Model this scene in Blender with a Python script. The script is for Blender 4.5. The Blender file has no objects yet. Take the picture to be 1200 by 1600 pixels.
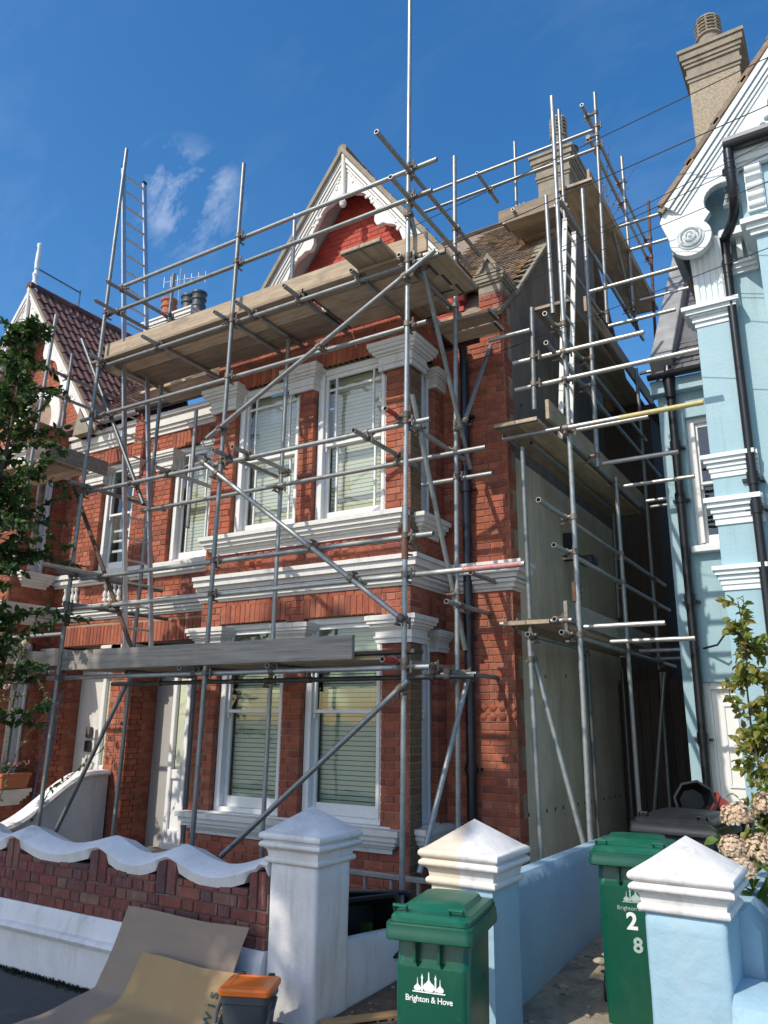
import bpy, bmesh, math, random
from mathutils import Vector, Matrix
random.seed(7)
R = math.radians
S = bpy.context.scene
COL = S.collection
# ---------------------------------------------------------------- camera, sky, sun, exposure
CAM = Vector((0, 0, 1.9)); PITCH, YAW, ROLL = R(15.2), R(31.6), R(0.6)
fw = Vector((-math.sin(YAW)*math.cos(PITCH), math.cos(YAW)*math.cos(PITCH), math.sin(PITCH)))
rt = fw.cross(Vector((0, 0, 1))).normalized(); up = rt.cross(fw)
r2 = math.cos(ROLL)*rt + math.sin(ROLL)*up; u2 = -math.sin(ROLL)*rt + math.cos(ROLL)*up
cd = bpy.data.cameras.new('camera'); cam = bpy.data.objects.new('camera', cd); COL.objects.link(cam)
cd.sensor_fit = 'VERTICAL'; cd.sensor_height = 36; cd.lens = 36*1205/1600; cd.clip_start = .05; cd.clip_end = 3000
M = Matrix((r2, u2, -fw)).transposed().to_4x4(); M.translation = CAM; cam.matrix_world = M
S.camera = cam
SUN_DIR = Vector((.33, 1.0, -1.0)).normalized()      # the way the light travels
sl = bpy.data.lights.new('sun', 'SUN'); sl.energy = 3.1; sl.angle = R(.53); sl.color = (1, .92, .79)
so = bpy.data.objects.new('sun', sl); COL.objects.link(so); so.rotation_euler = SUN_DIR.to_track_quat('-Z', 'Y').to_euler(); so.location = (-8, -20, 25)
W = bpy.data.worlds.new('World'); S.world = W; W.use_nodes = True
wn = W.node_tree; wn.nodes.clear()
def N(t, typ, **k):
    n = t.nodes.new(typ)
    for a, b in k.items(): setattr(n, a, b)
    return n
o_ = N(wn, 'ShaderNodeOutputWorld'); bg = N(wn, 'ShaderNodeBackground'); sky = N(wn, 'ShaderNodeTexSky', sky_type='NISHITA', sun_disc=False)
sky.sun_elevation = math.asin(-SUN_DIR.z); sky.sun_rotation = math.atan2(-SUN_DIR.x, -SUN_DIR.y)
sky.altitude = 0; sky.air_density = 1.0; sky.dust_density = 1.2; sky.ozone_density = 1.5
bg.inputs[1].default_value = .15
# thin cirrus: stretched noise over the whole sky dome, thickest in a few streaks
tc = N(wn, 'ShaderNodeTexCoord'); mp = N(wn, 'ShaderNodeMapping'); mp.inputs['Rotation'].default_value = (R(20), R(-35), R(25)); mp.inputs['Scale'].default_value = (3, 13, 8)
n1 = N(wn, 'ShaderNodeTexNoise'); n1.inputs['Scale'].default_value = 1.6; n1.inputs['Detail'].default_value = 9; n1.inputs['Roughness'].default_value = .62; n1.inputs['Distortion'].default_value = .25
n2 = N(wn, 'ShaderNodeTexNoise'); n2.inputs['Scale'].default_value = 2.3; n2.inputs['Detail'].default_value = 2
r1 = N(wn, 'ShaderNodeMapRange'); r1.inputs[1].default_value = .46; r1.inputs[2].default_value = .74
rr2 = N(wn, 'ShaderNodeMapRange'); rr2.inputs[1].default_value = .5; rr2.inputs[2].default_value = .66
# one wisp stands in the direction of (-.62,.62,.5)
dt = N(wn, 'ShaderNodeVectorMath', operation='DOT_PRODUCT'); dt.inputs[1].default_value = Vector((-.606, .536, .588)).normalized()
rr3 = N(wn, 'ShaderNodeMapRange'); rr3.inputs[1].default_value = .9974; rr3.inputs[2].default_value = 1.0015
mu = N(wn, 'ShaderNodeMath', operation='MULTIPLY'); ad = N(wn, 'ShaderNodeMath', operation='ADD', use_clamp=True); mu2 = N(wn, 'ShaderNodeMath', operation='MULTIPLY', use_clamp=True)
mx = N(wn, 'ShaderNodeMixRGB'); mx.inputs[2].default_value = (6.2, 6.4, 6.8, 1)
L = wn.links.new
L(tc.outputs['Generated'], mp.inputs[0]); L(mp.outputs[0], n1.inputs['Vector']); L(tc.outputs['Generated'], n2.inputs['Vector']); L(tc.outputs['Generated'], dt.inputs[0])
L(n1.outputs[0], r1.inputs[0]); L(n2.outputs[0], rr2.inputs[0]); L(dt.outputs['Value'], rr3.inputs[0])
L(rr2.outputs[0], mu.inputs[0]); mu.inputs[1].default_value = .05
L(mu.outputs[0], ad.inputs[0]); L(rr3.outputs[0], ad.inputs[1]); L(ad.outputs[0], mu2.inputs[0]); L(r1.outputs[0], mu2.inputs[1])
L(mu2.outputs[0], mx.inputs[0]); hsv = N(wn, 'ShaderNodeHueSaturation'); hsv.inputs['Saturation'].default_value = 1.38; L(sky.outputs[0], hsv.inputs['Color']); L(hsv.outputs[0], mx.inputs[1]); L(mx.outputs[0], bg.inputs[0]); L(bg.outputs[0], o_.inputs[0])
vs = S.view_settings; vs.view_transform = 'Standard'; vs.look = 'None'; vs.exposure = .42; vs.gamma = 1; vs.use_curve_mapping = False
S.cycles.max_bounces = 6; S.cycles.transparent_max_bounces = 12; S.cycles.sample_clamp_indirect = 6

# ---------------------------------------------------------------- helpers
def proj(p):
    q = Vector(p)-CAM; d = q.dot(fw)
    if d < .05: return None
    return 600+1205*q.dot(r2)/d, 800-1205*q.dot(u2)/d, d
OFF = {}
def tag(o, label=None, cat=None, group=None, kind=None):
    if label: o['label'] = label
    if cat: o['category'] = cat
    if group: o['group'] = group
    if kind: o['kind'] = kind
    return o
def thing(name, label, cat, loc, group=None, rz=0):
    o = bpy.data.objects.new(name, None); COL.objects.link(o); o.location = loc; o.empty_display_size = .2
    o.rotation_euler.z = rz; OFF[o] = Vector(loc) if not rz else Vector((0, 0, 0))
    return tag(o, label, cat, group)
def link(name, me, parent=None, loc=(0, 0, 0)):
    o = bpy.data.objects.new(name, me); COL.objects.link(o); o.location = loc
    if parent: o.parent = parent; OFF[o] = OFF.get(parent, Vector((0, 0, 0)))
    return o
class MB:
    def __init__(s): s.v = []; s.f = []; s.mi = []; s.cm = 0
    def add(s, vs, fs):
        b = len(s.v); s.v += [tuple(v) for v in vs]
        for f in fs: s.f.append(tuple(b+i for i in f)); s.mi.append(s.cm)
        return s
    def box(s, x0, x1, y0, y1, z0, z1, c=0, mat=None):
        x0, x1 = min(x0, x1), max(x0, x1); y0, y1 = min(y0, y1), max(y0, y1); z0, z1 = min(z0, z1), max(z0, z1)
        return s.obox(Vector(((x0+x1)/2, (y0+y1)/2, (z0+z1)/2)), ((x1-x0)/2, (y1-y0)/2, (z1-z0)/2), None, c)
    def obox(s, ctr, h, rot=None, c=0):
        hx, hy, hz = h; V = []; c = min(c, hx*.45, hy*.45, hz*.45)
        if c <= 0:
            for x in (-hx, hx):
                for y in (-hy, hy):
                    for z in (-hz, hz): V.append(Vector((x, y, z)))
            F = [(0, 1, 3, 2), (4, 6, 7, 5), (0, 4, 5, 1), (2, 3, 7, 6), (0, 2, 6, 4), (1, 5, 7, 3)]
        else:
            idx = {}
            for sx in (-1, 1):
                for sy in (-1, 1):
                    for sz in (-1, 1):
                        for a in range(3):
                            p = [sx*(hx-c), sy*(hy-c), sz*(hz-c)]; p[a] = (sx*hx, sy*hy, sz*hz)[a]
                            idx[(sx, sy, sz, a)] = len(V); V.append(Vector(p))
            F = []
            def face(keys):
                q = [idx[k] for k in keys]; n = (V[q[1]]-V[q[0]]).cross(V[q[2]]-V[q[0]]); m = sum((V[i] for i in q), Vector())
                F.append(tuple(q if n.dot(m) > 0 else q[::-1]))
            for a in range(3):
                b_, c_ = (a+1) % 3, (a+2) % 3
                for sg in (-1, 1):
                    ks = []
                    for p_, q_ in ((-1, -1), (1, -1), (1, 1), (-1, 1)):
                        k = [0, 0, 0]; k[a] = sg; k[b_] = p_; k[c_] = q_; ks.append((*k, a))
                    face(ks)
                for p_ in (-1, 1):
                    for q_ in (-1, 1):
                        ks = []
                        for sg, ax in ((-1, b_), (1, b_), (1, c_), (-1, c_)):
                            k = [0, 0, 0]; k[a] = sg; k[b_] = p_; k[c_] = q_; ks.append((*k, ax))
                        face(ks)
            for sx in (-1, 1):
                for sy in (-1, 1):
                    for sz in (-1, 1): face([(sx, sy, sz, 0), (sx, sy, sz, 1), (sx, sy, sz, 2)])
        ctr = Vector(ctr)
        V = [ctr+(rot @ v if rot else v) for v in V]
        return s.add(V, F)
    def tube(s, p, q, r, n=10, r1=None, hollow=False, cap=True):
        p, q = Vector(p), Vector(q); d = (q-p).normalized(); r1 = r if r1 is None else r1
        a = d.orthogonal().normalized(); b = d.cross(a); V = []; F = []
        ring = lambda c, rr: [c+rr*(math.cos(2*math.pi*i/n)*a+math.sin(2*math.pi*i/n)*b) for i in range(n)]
        V = ring(p, r)+ring(q, r1)
        for i in range(n): j = (i+1) % n; F.append((i, j, n+j, n+i))
        if hollow:
            k = .8; V += ring(p, r*k)+ring(q, r1*k)+ring(p+d*.12, r*k)+ring(q-d*.12, r1*k)
            for i in range(n):
                j = (i+1) % n
                F += [(i, 2*n+i, 2*n+j, j), (n+j, 3*n+j, 3*n+i, n+i), (2*n+i, 4*n+i, 4*n+j, 2*n+j), (3*n+j, 5*n+j, 5*n+i, 3*n+i)]
            F += [tuple(range(4*n, 5*n))[::-1], tuple(range(5*n, 6*n))]
        elif cap: F += [tuple(range(n))[::-1], tuple(range(n, 2*n))]
        return s.add(V, F)
    def path(s, pts, r, n=8, r1=None, closed_ends=True):
        pts = [Vector(p) for p in pts]; m = len(pts); V = []; F = []; a = None
        for k, p in enumerate(pts):
            d = (pts[min(k+1, m-1)]-pts[max(k-1, 0)]).normalized()
            a = d.orthogonal().normalized() if a is None else (a-d*a.dot(d)).normalized()
            b = d.cross(a); rr = r if r1 is None else r+(r1-r)*k/(m-1)
            V += [p+rr*(math.cos(2*math.pi*i/n)*a+math.sin(2*math.pi*i/n)*b) for i in range(n)]
        for k in range(m-1):
            for i in range(n): j = (i+1) % n; F.append((k*n+i, k*n+j, (k+1)*n+j, (k+1)*n+i))
        F += [tuple(range(n))[::-1], tuple(range((m-1)*n, m*n))]
        return s.add(V, F)
    def lathe(s, prof, c, n=14, ax=None):
        c = Vector(c); rot = ax.to_track_quat('Z', 'Y') if ax else None; V = []; F = []; m = len(prof)
        for r, z in prof:
            for i in range(n):
                v = Vector((r*math.cos(2*math.pi*i/n), r*math.sin(2*math.pi*i/n), z)); V.append(c+(rot @ v if rot else v))
        for k in range(m-1):
            for i in range(n): j = (i+1) % n; F.append((k*n+i, k*n+j, (k+1)*n+j, (k+1)*n+i))
        F += [tuple(range(n))[::-1], tuple(range((m-1)*n, m*n))]
        return s.add(V, F)
    def sweep(s, path, prof, closed=False, cap=True):
        """prof: closed polygon of (out, z), walked with the wall on the left; out is to the right of the walk"""
        P = [Vector((x, y)) for x, y in path]; n = len(P); V = []; m = len(prof)
        for i in range(n):
            ns = []
            if closed or i > 0: d = (P[i]-P[i-1]).normalized(); ns.append(Vector((d.y, -d.x)))
            if closed or i < n-1: d = (P[(i+1) % n]-P[i]).normalized(); ns.append(Vector((d.y, -d.x)))
            nn = sum(ns, Vector((0, 0))); nn = nn/ (nn.dot(ns[0])) if nn.dot(ns[0]) > .05 else ns[0]
            for o, z in prof: V.append(Vector((P[i].x+nn.x*o, P[i].y+nn.y*o, z)))
        F = []
        for i in range(n if closed else n-1):
            a, b = i*m, ((i+1) % n)*m
            for k in range(m): l = (k+1) % m; F.append((a+k, b+k, b+l, a+l))
        if not closed and cap: F += [tuple(range(m))[::-1], tuple(range((n-1)*m, n*m))]
        return s.add(V, F)
    def prism(s, poly, fn, d0, d1):
        """poly: outline in (u,w); fn(u,d,w) -> world"""
        n = len(poly); V = [fn(u, d0, w) for u, w in poly]+[fn(u, d1, w) for u, w in poly]
        F = [tuple(range(n)), tuple(range(n, 2*n))[::-1]]+[(i, n+i, n+(i+1) % n, (i+1) % n) for i in range(n)]
        return s.add(V, F)
    def mesh(s, name, mats, off=Vector((0, 0, 0)), smooth=False, fix=True):
        me = bpy.data.meshes.new(name); me.from_pydata([(v[0]-off[0], v[1]-off[1], v[2]-off[2]) for v in s.v], [], s.f)
        mats = mats if isinstance(mats, (list, tuple)) else [mats]
        for m in mats: me.materials.append(m)
        if len(mats) > 1: me.polygons.foreach_set('material_index', s.mi)
        if fix:
            b = bmesh.new(); b.from_mesh(me); bmesh.ops.recalc_face_normals(b, faces=b.faces); b.to_mesh(me); b.free()
        if smooth:
            me.polygons.foreach_set('use_smooth', [True]*len(me.polygons))
            try: me.set_sharp_from_angle(angle=R(smooth if smooth > 1 else 38))
            except Exception: pass
        me.update(); return me
    def build(s, name, mats, parent=None, smooth=False, origin=None, fix=True):
        if not s.f: return None
        off = OFF.get(parent, Vector((0, 0, 0))) if parent else Vector(origin if origin else (0, 0, 0))
        me = s.mesh(name, mats, off, smooth, fix)
        return link(name, me, parent, (0, 0, 0) if parent else off)
def center_base(mb):
    xs, ys, zs = zip(*mb.v); return ((min(xs)+max(xs))/2, (min(ys)+max(ys))/2, min(zs))
def single(mb, name, mats, label, cat, group=None, smooth=False, kind=None):
    return tag(mb.build(name, mats, None, smooth, center_base(mb)), label, cat, group, kind)
def copy_tree(o, parent=None):
    c = o.copy(); COL.objects.link(c); c.parent = parent; OFF[c] = OFF.get(o, Vector())
    for ch in o.children: copy_tree(ch, c)
    return c
def curve_mesh(name, splines, depth, bevel, fn, mat, parent, hole_ok=True):
    """2-D filled outline(s) with holes, given real thickness; fn maps (u, d, w) -> world"""
    cu = bpy.data.curves.new('tmp', 'CURVE'); cu.dimensions = '2D'; cu.fill_mode = 'BOTH'; cu.extrude = depth/2; cu.bevel_depth = bevel; cu.bevel_resolution = 1
    for sp in splines:
        q = cu.splines.new('POLY'); q.points.add(len(sp)-1); q.use_cyclic_u = True
        for i, (u, w) in enumerate(sp): q.points[i].co = (u, w, 0, 1)
    return _cm(cu, name, fn, mat, parent)
def _cm(cu, name, fn, mat, parent):
    ob = bpy.data.objects.new('tmp', cu); COL.objects.link(ob)
    dg = bpy.context.evaluated_depsgraph_get(); me = bpy.data.meshes.new_from_object(ob.evaluated_get(dg)); bpy.data.objects.remove(ob)
    off = OFF.get(parent, Vector()) if parent else Vector()
    for v in me.vertices: v.co = Vector(fn(v.co.x, -v.co.z, v.co.y))-off
    b = bmesh.new(); b.from_mesh(me); bmesh.ops.remove_doubles(b, verts=b.verts, dist=1e-5); bmesh.ops.recalc_face_normals(b, faces=b.faces); b.to_mesh(me); b.free()
    me.materials.clear(); me.materials.append(mat); me.name = name
    return link(name, me, parent)
def text_mesh(name, txt, size, fn, mat, parent, bold=0, ext=.0006, align='CENTER', space=1):
    cu = bpy.data.curves.new('tmp', 'FONT'); cu.body = txt; cu.size = size; cu.align_x = align; cu.extrude = ext; cu.offset = bold; cu.resolution_u = 3; cu.space_character = space
    return _cm(cu, name, fn, mat, parent)
def FY(Y0): return lambda u, d, w: (u, Y0+d, w)          # face looking towards -Y
def FX(X0): return lambda u, d, w: (X0-d, u, w)          # face looking towards +X, u runs along +Y
# ---------------------------------------------------------------- materials
def mat(name, base, rough=.8, metal=0, var=.15, nscale=8, bump=.0, bscale=60, cols=None, rnd=0, spec=.5, stretch=(1, 1, 1), dirt=None, rcols=None, detail=5, wdirt=None):
    m = bpy.data.materials.new(name); m.use_nodes = True; t = m.node_tree; b = t.nodes['Principled BSDF']; l = t.links.new
    b.inputs['Roughness'].default_value = rough; b.inputs['Metallic'].default_value = metal
    b.inputs['Specular IOR Level'].default_value = spec
    tcn = N(t, 'ShaderNodeTexCoord'); mpn = N(t, 'ShaderNodeMapping'); mpn.inputs['Scale'].default_value = stretch
    oi = N(t, 'ShaderNodeObjectInfo'); ge = N(t, 'ShaderNodeNewGeometry')
    sm = N(t, 'ShaderNodeMath', operation='ADD'); fr = N(t, 'ShaderNodeMath', operation='FRACT'); l(oi.outputs['Random'], sm.inputs[0]); l(ge.outputs['Random Per Island'], sm.inputs[1]); l(sm.outputs[0], fr.inputs[0])
    vm = N(t, 'ShaderNodeVectorMath', operation='MULTIPLY_ADD'); l(oi.outputs['Random'], vm.inputs[1]); vm.inputs[0].default_value = (13, 7, 5)
    l(tcn.outputs['Object'], vm.inputs[2]); l(vm.outputs[0], mpn.inputs[0])
    # vm: (13,7,5)*random + object
    nz = N(t, 'ShaderNodeTexNoise'); nz.inputs['Scale'].default_value = nscale; nz.inputs['Detail'].default_value = detail; nz.inputs['Roughness'].default_value = .65; l(mpn.outputs[0], nz.inputs['Vector'])
    if rcols:
        cr = N(t, 'ShaderNodeValToRGB'); e = cr.color_ramp.elements
        while len(e) < len(rcols): e.new(.5)
        for i, c in enumerate(rcols): e[i].position = i/(len(rcols)-1); e[i].color = (*c, 1)
        l(fr.outputs[0], cr.inputs[0]); bc = cr.outputs[0]
    else:
        rgb = N(t, 'ShaderNodeRGB'); rgb.outputs[0].default_value = (*base, 1); bc = rgb.outputs[0]
        if rnd:
            mr = N(t, 'ShaderNodeMapRange'); mr.inputs[3].default_value = 1-rnd; mr.inputs[4].default_value = 1+rnd; l(fr.outputs[0], mr.inputs[0])
            hs = N(t, 'ShaderNodeHueSaturation'); l(mr.outputs[0], hs.inputs['Value']); l(bc, hs.inputs['Color']); bc = hs.outputs[0]
    mr = N(t, 'ShaderNodeMapRange'); mr.inputs[1].default_value = .25; mr.inputs[2].default_value = .75; mr.inputs[3].default_value = 1-var; mr.inputs[4].default_value = 1+var; l(nz.outputs[0], mr.inputs[0])
    hs = N(t, 'ShaderNodeHueSaturation'); l(mr.outputs[0], hs.inputs['Value']); l(bc, hs.inputs['Color']); bc = hs.outputs[0]
    for (dc, dsc, lo, hi, st, amt) in (dirt or []):
        mp2 = N(t, 'ShaderNodeMapping'); mp2.inputs['Scale'].default_value = st; l(vm.outputs[0], mp2.inputs[0])
        nd = N(t, 'ShaderNodeTexNoise'); nd.inputs['Scale'].default_value = dsc; nd.inputs['Detail'].default_value = 6; nd.inputs['Roughness'].default_value = .7; l(mp2.outputs[0], nd.inputs['Vector'])
        md = N(t, 'ShaderNodeMapRange'); md.inputs[1].default_value = lo; md.inputs[2].default_value = hi; md.inputs[4].default_value = amt; l(nd.outputs[0], md.inputs[0])
        mxn = N(t, 'ShaderNodeMixRGB'); mxn.inputs[2].default_value = (*dc, 1); l(md.outputs[0], mxn.inputs[0]); l(bc, mxn.inputs[1]); bc = mxn.outputs[0]
    for (dc, dsc, lo, hi, st, amt) in (wdirt or []):            # weathering that runs on across neighbouring pieces
        mp2 = N(t, 'ShaderNodeMapping'); mp2.inputs['Scale'].default_value = st; l(ge.outputs['Position'], mp2.inputs[0])
        nd = N(t, 'ShaderNodeTexNoise'); nd.inputs['Scale'].default_value = dsc; nd.inputs['Detail'].default_value = 7; nd.inputs['Roughness'].default_value = .68; l(mp2.outputs[0], nd.inputs['Vector'])
        md = N(t, 'ShaderNodeMapRange'); md.inputs[1].default_value = lo; md.inputs[2].default_value = hi; md.inputs[4].default_value = amt; l(nd.outputs[0], md.inputs[0])
        mxn = N(t, 'ShaderNodeMixRGB'); mxn.inputs[2].default_value = (*dc, 1); l(md.outputs[0], mxn.inputs[0]); l(bc, mxn.inputs[1]); bc = mxn.outputs[0]
    l(bc, b.inputs['Base Color'])
    if bump:
        nb = N(t, 'ShaderNodeTexNoise'); nb.inputs['Scale'].default_value = bscale; nb.inputs['Detail'].default_value = 5; l(mpn.outputs[0], nb.inputs['Vector'])
        bp = N(t, 'ShaderNodeBump'); bp.inputs['Strength'].default_value = bump; bp.inputs['Distance'].default_value = .01; l(nb.outputs[0], bp.inputs['Height']); l(bp.outputs[0], b.inputs['Normal'])
        rv = N(t, 'ShaderNodeMapRange'); rv.inputs[3].default_value = max(0, rough-.12); rv.inputs[4].default_value = min(1, rough+.12); l(nz.outputs[0], rv.inputs[0]); l(rv.outputs[0], b.inputs['Roughness'])
    return m
SOOT = (.035, .03, .028)
m_brick = mat('red_brick', (.3, .07, .04), .85, var=.28, nscale=9, bump=.35, bscale=70, rcols=[(.29, .075, .04), (.38, .11, .057), (.32, .083, .043), (.21, .058, .038), (.39, .135, .078), (.29, .07, .038), (.35, .098, .05)],
              dirt=[((.09, .03, .022), 3.5, .52, .75, (1, 1, 1), .6), ((.5, .42, .36), 30, .68, .8, (1, 1, .3), .25)], wdirt=[((.09, .034, .026), 1.3, .5, .74, (1, 1, .6), .5), ((.38, .20, .13), 2.4, .6, .78, (1.2, 1.2, .35), .35)])
m_brick2 = mat('painted_brick', (.40, .052, .03), .75, var=.14, nscale=7, bump=.25, bscale=60, rnd=.1)
m_mortar = mat('mortar', (.33, .235, .17), .95, var=.3, nscale=14, bump=.3, bscale=90, dirt=[(SOOT, 4, .5, .8, (1, 1, 1), .5)], wdirt=[((.09, .05, .04), 1.3, .46, .7, (1, 1, .6), .7)])
m_mortar_red = mat('painted_mortar', (.30, .042, .026), .8, var=.15, nscale=10)
m_gbrick = mat('garden_brick', (.2, .06, .04), .85, var=.4, nscale=10, bump=.5, bscale=60, rcols=[(.19, .05, .036), (.14, .04, .034), (.21, .06, .04), (.12, .045, .04), (.17, .042, .034), (.08, .045, .048), (.20, .065, .045), (.17, .10, .07), (.18, .045, .034)],
              dirt=[((.40, .37, .38), 34, .57, .75, (1.6, 1.6, .12), .65), (SOOT, 6, .55, .78, (1, 1, .7), .5)])
m_gmortar = mat('sooty_mortar', (.16, .14, .12), .95, var=.35, nscale=15, bump=.4, bscale=80)
m_white = mat('white_paint', (.66, .645, .61), .55, var=.07, nscale=5, bump=.12, bscale=40, dirt=[((.36, .33, .29), 5, .55, .85, (1, 1, .5), .4), ((.2, .18, .15), 16, .66, .85, (1, 1, .25), .35)], wdirt=[((.24, .22, .19), 4, .57, .76, (1.5, 1.5, .3), .5)])
m_wood_white = mat('white_gloss_joinery', (.76, .76, .76), .3, var=.05, nscale=6, dirt=[((.45, .42, .38), 8, .6, .85, (1, 1, .5), .3)])
m_render = mat('white_render', (.70, .69, .68), .8, var=.09, nscale=3.5, bump=.6, bscale=16, dirt=[((.40, .36, .31), 3, .5, .8, (1, 1, .5), .4), ((.13, .13, .10), 9, .62, .82, (1, 1, .6), .5)], wdirt=[((.30, .28, .23), 3.2, .56, .74, (1.6, 1.6, .22), .5), ((.11, .13, .08), 13, .63, .75, (1, 1, .7), .5)])
m_cream = mat('cream_render', (.66, .58, .46), .8, var=.08, nscale=4, bump=.45, bscale=24, dirt=[((.3, .27, .22), 5, .55, .8, (1, 1, .6), .35)])
m_blue_r = mat('blue_render', (.30, .46, .56), .75, var=.06, nscale=3.5, bump=.75, bscale=15, dirt=[((.42, .50, .52), 4, .55, .8, (1, 1, .6), .4), ((.16, .17, .15), 9, .64, .82, (1, 1, .5), .45)], wdirt=[((.38, .47, .50), 2.6, .54, .7, (1, 1, .5), .5), ((.17, .22, .22), 5, .6, .78, (2, 2, .16), .45)])
m_blue = mat('blue_masonry_paint', (.30, .47, .54), .6, var=.05, nscale=3, bump=.25, bscale=45, dirt=[((.42, .53, .55), 3, .5, .8, (1, 1, .4), .4), ((.24, .40, .47), 1.1, .45, .7, (1, 1, .6), .5), ((.16, .21, .21), 9, .6, .82, (1, 1, .12), .45)], wdirt=[((.17, .24, .25), 4.5, .58, .78, (2.2, 2.2, .10), .5), ((.40, .52, .55), 1.6, .55, .7, (1, 1, .7), .45)])
m_blue_white = mat('pale_trim_paint', (.68, .74, .75), .55, var=.05, nscale=4, bump=.1, bscale=50, dirt=[((.35, .38, .37), 8, .6, .85, (1, 1, .4), .35)])
m_grey_render = mat('grey_cement_render', (.60, .52, .40), .9, var=.2, nscale=1.6, bump=.35, bscale=50, dirt=[((.2, .18, .15), 2.2, .5, .8, (1.4, 1.4, .25), .6), ((.4, .37, .31), 5, .55, .8, (1, 1, .4), .3)], wdirt=[((.26, .23, .18), 1.6, .52, .75, (1.8, 1.8, .28), .4), ((.62, .56, .45), 2.3, .58, .7, (1, 1, .6), .35)])
m_oldrender = mat('sooty_old_render', (.18, .155, .125), .95, var=.25, nscale=2, bump=.4, bscale=40, dirt=[((.06, .058, .055), 2.5, .45, .72, (1.5, 1.5, .2), .8), ((.28, .26, .22), 4, .58, .8, (1, 1, .3), .5)])
m_shadepanel = mat('shade_tinted_panel', (.36, .35, .34), .7, var=.06, nscale=3)  # right porch panel: its shade is put into the colour as grey
m_stone = mat('weathered_stone', (.27, .235, .18), .9, var=.25, nscale=9, bump=.6, bscale=50, dirt=[((.09, .085, .075), 5, .5, .8, (1, 1, .6), .7), ((.4, .28, .1), 14, .66, .8, (1, 1, 1), .5)])
m_roughcast = mat('roughcast_chimney', (.36, .30, .22), .95, var=.4, nscale=30, bump=1, bscale=90, dirt=[((.11, .1, .09), 3, .5, .75, (1, 1, .6), .6)])
m_tile = mat('brown_roof_tile', (.12, .05, .04), .7, var=.3, nscale=8, bump=.3, bscale=60, rcols=[(.13, .055, .045), (.085, .04, .035), (.15, .065, .05), (.07, .038, .035), (.12, .048, .038)])
m_oldtile = mat('lichened_clay_tile', (.17, .1, .07), .9, var=.35, nscale=12, bump=.5, bscale=60, rcols=[(.23, .17, .12), (.17, .13, .10), (.27, .2, .14), (.2, .155, .12)], dirt=[((.50, .26, .05), 2.2, .56, .66, (1, 1, 1), .85), ((.34, .32, .27), 9, .55, .75, (1, 1, 1), .5)])
m_slate = mat('grey_slate', (.13, .13, .14), .6, var=.3, nscale=6, bump=.3, bscale=40, rnd=.25)
m_lead = mat('lead_flashing', (.27, .28, .29), .6, var=.25, nscale=4, bump=.2, bscale=20, dirt=[((.5, .5, .48), 5, .5, .8, (1, 1, .4), .5)])
m_galv = mat('galvanised_tube', (.27, .285, .28), .42, metal=.5, var=.28, nscale=14, bump=.08, bscale=120, rnd=.22, dirt=[((.16, .17, .17), 7, .52, .8, (1, 1, 1), .6), ((.24, .13, .07), 8, .62, .74, (1, 1, 1), .65), ((.5, .48, .43), 26, .66, .74, (1, 1, 1), .6)])
m_galv_d = mat('dull_tube', (.13, .14, .14), .5, metal=.7, var=.3, nscale=14, rnd=.2, dirt=[((.12, .11, .1), 7, .5, .8, (1, 1, 1), .6)])
m_galv_l = mat('bright_tube', (.42, .42, .39), .42, metal=.55, var=.22, nscale=14, rnd=.12, dirt=[((.3, .22, .12), 9, .6, .8, (1, 1, 1), .5)])
m_rust = mat('rusty_tube', (.15, .08, .055), .75, metal=.3, var=.4, nscale=20, bump=.3, bscale=90, rnd=.2)
m_red = mat('red_paint', (.45, .04, .03), .5, var=.25, nscale=30, dirt=[((.3, .3, .3), 18, .6, .75, (1, 1, 1), .6)])
m_pink = mat('faded_red_paint', (.42, .17, .15), .5, var=.3, nscale=20, dirt=[((.38, .37, .36), 12, .48, .68, (1, 1, 1), .8)])
m_yel = mat('yellow_paint', (.50, .42, .16), .5, var=.2, nscale=30, dirt=[((.4, .4, .38), 14, .5, .7, (1, 1, 1), .7)])
m_coup = mat('coupler_steel', (.17, .15, .13), .6, metal=.5, var=.4, nscale=40, rnd=.4, dirt=[((.25, .13, .05), 30, .5, .7, (1, 1, 1), .6)])
m_board = mat('scaffold_board', (.39, .305, .215), .85, var=.35, nscale=5, bump=.5, bscale=26, stretch=(.35, 4, 4), rnd=.42, dirt=[((.12, .1, .085), 3, .48, .78, (1, 2, 2), .65), ((.42, .36, .28), 20, .62, .75, (.3, 3, 3), .5)])
m_plank = mat('weathered_plank', (.28, .255, .22), .9, var=.35, nscale=6, bump=.7, bscale=24, stretch=(.3, 6, 6), dirt=[((.10, .09, .08), 8, .52, .75, (.12, 1, 2.2), .7)])
m_boardy = mat('scaffold_board_side', (.40, .31, .21), .85, var=.3, nscale=5, bump=.5, bscale=26, stretch=(4, .35, 4), rnd=.25, dirt=[((.12, .1, .085), 3, .48, .78, (2, 1, 2), .6)])
m_alu = mat('aluminium_ladder', (.56, .57, .58), .38, metal=.85, var=.12, nscale=12)
m_whiteladder = mat('white_ladder_paint', (.75, .74, .7), .5, var=.1, nscale=8, dirt=[((.4, .37, .32), 8, .55, .8, (1, 1, .5), .5)])
m_black = mat('black_pipe', (.012, .013, .017), .32, var=.2, nscale=8)
m_blackpl = mat('black_plastic', (.014, .015, .018), .38, var=.25, nscale=6, bump=.1, bscale=80, dirt=[((.1, .1, .1), 12, .62, .85, (1, 1, 1), .35)])
m_bluepipe = mat('dark_blue_downpipe', (.010, .012, .022), .3, var=.2, nscale=8)
m_green = mat('green_bin_plastic', (.004, .075, .045), .3, var=.12, nscale=3, bump=.06, bscale=120, dirt=[((.04, .12, .085), 5, .52, .8, (1, 1, .4), .5), ((.3, .36, .31), 42, .66, .76, (1, 1, .6), .3)])
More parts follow.
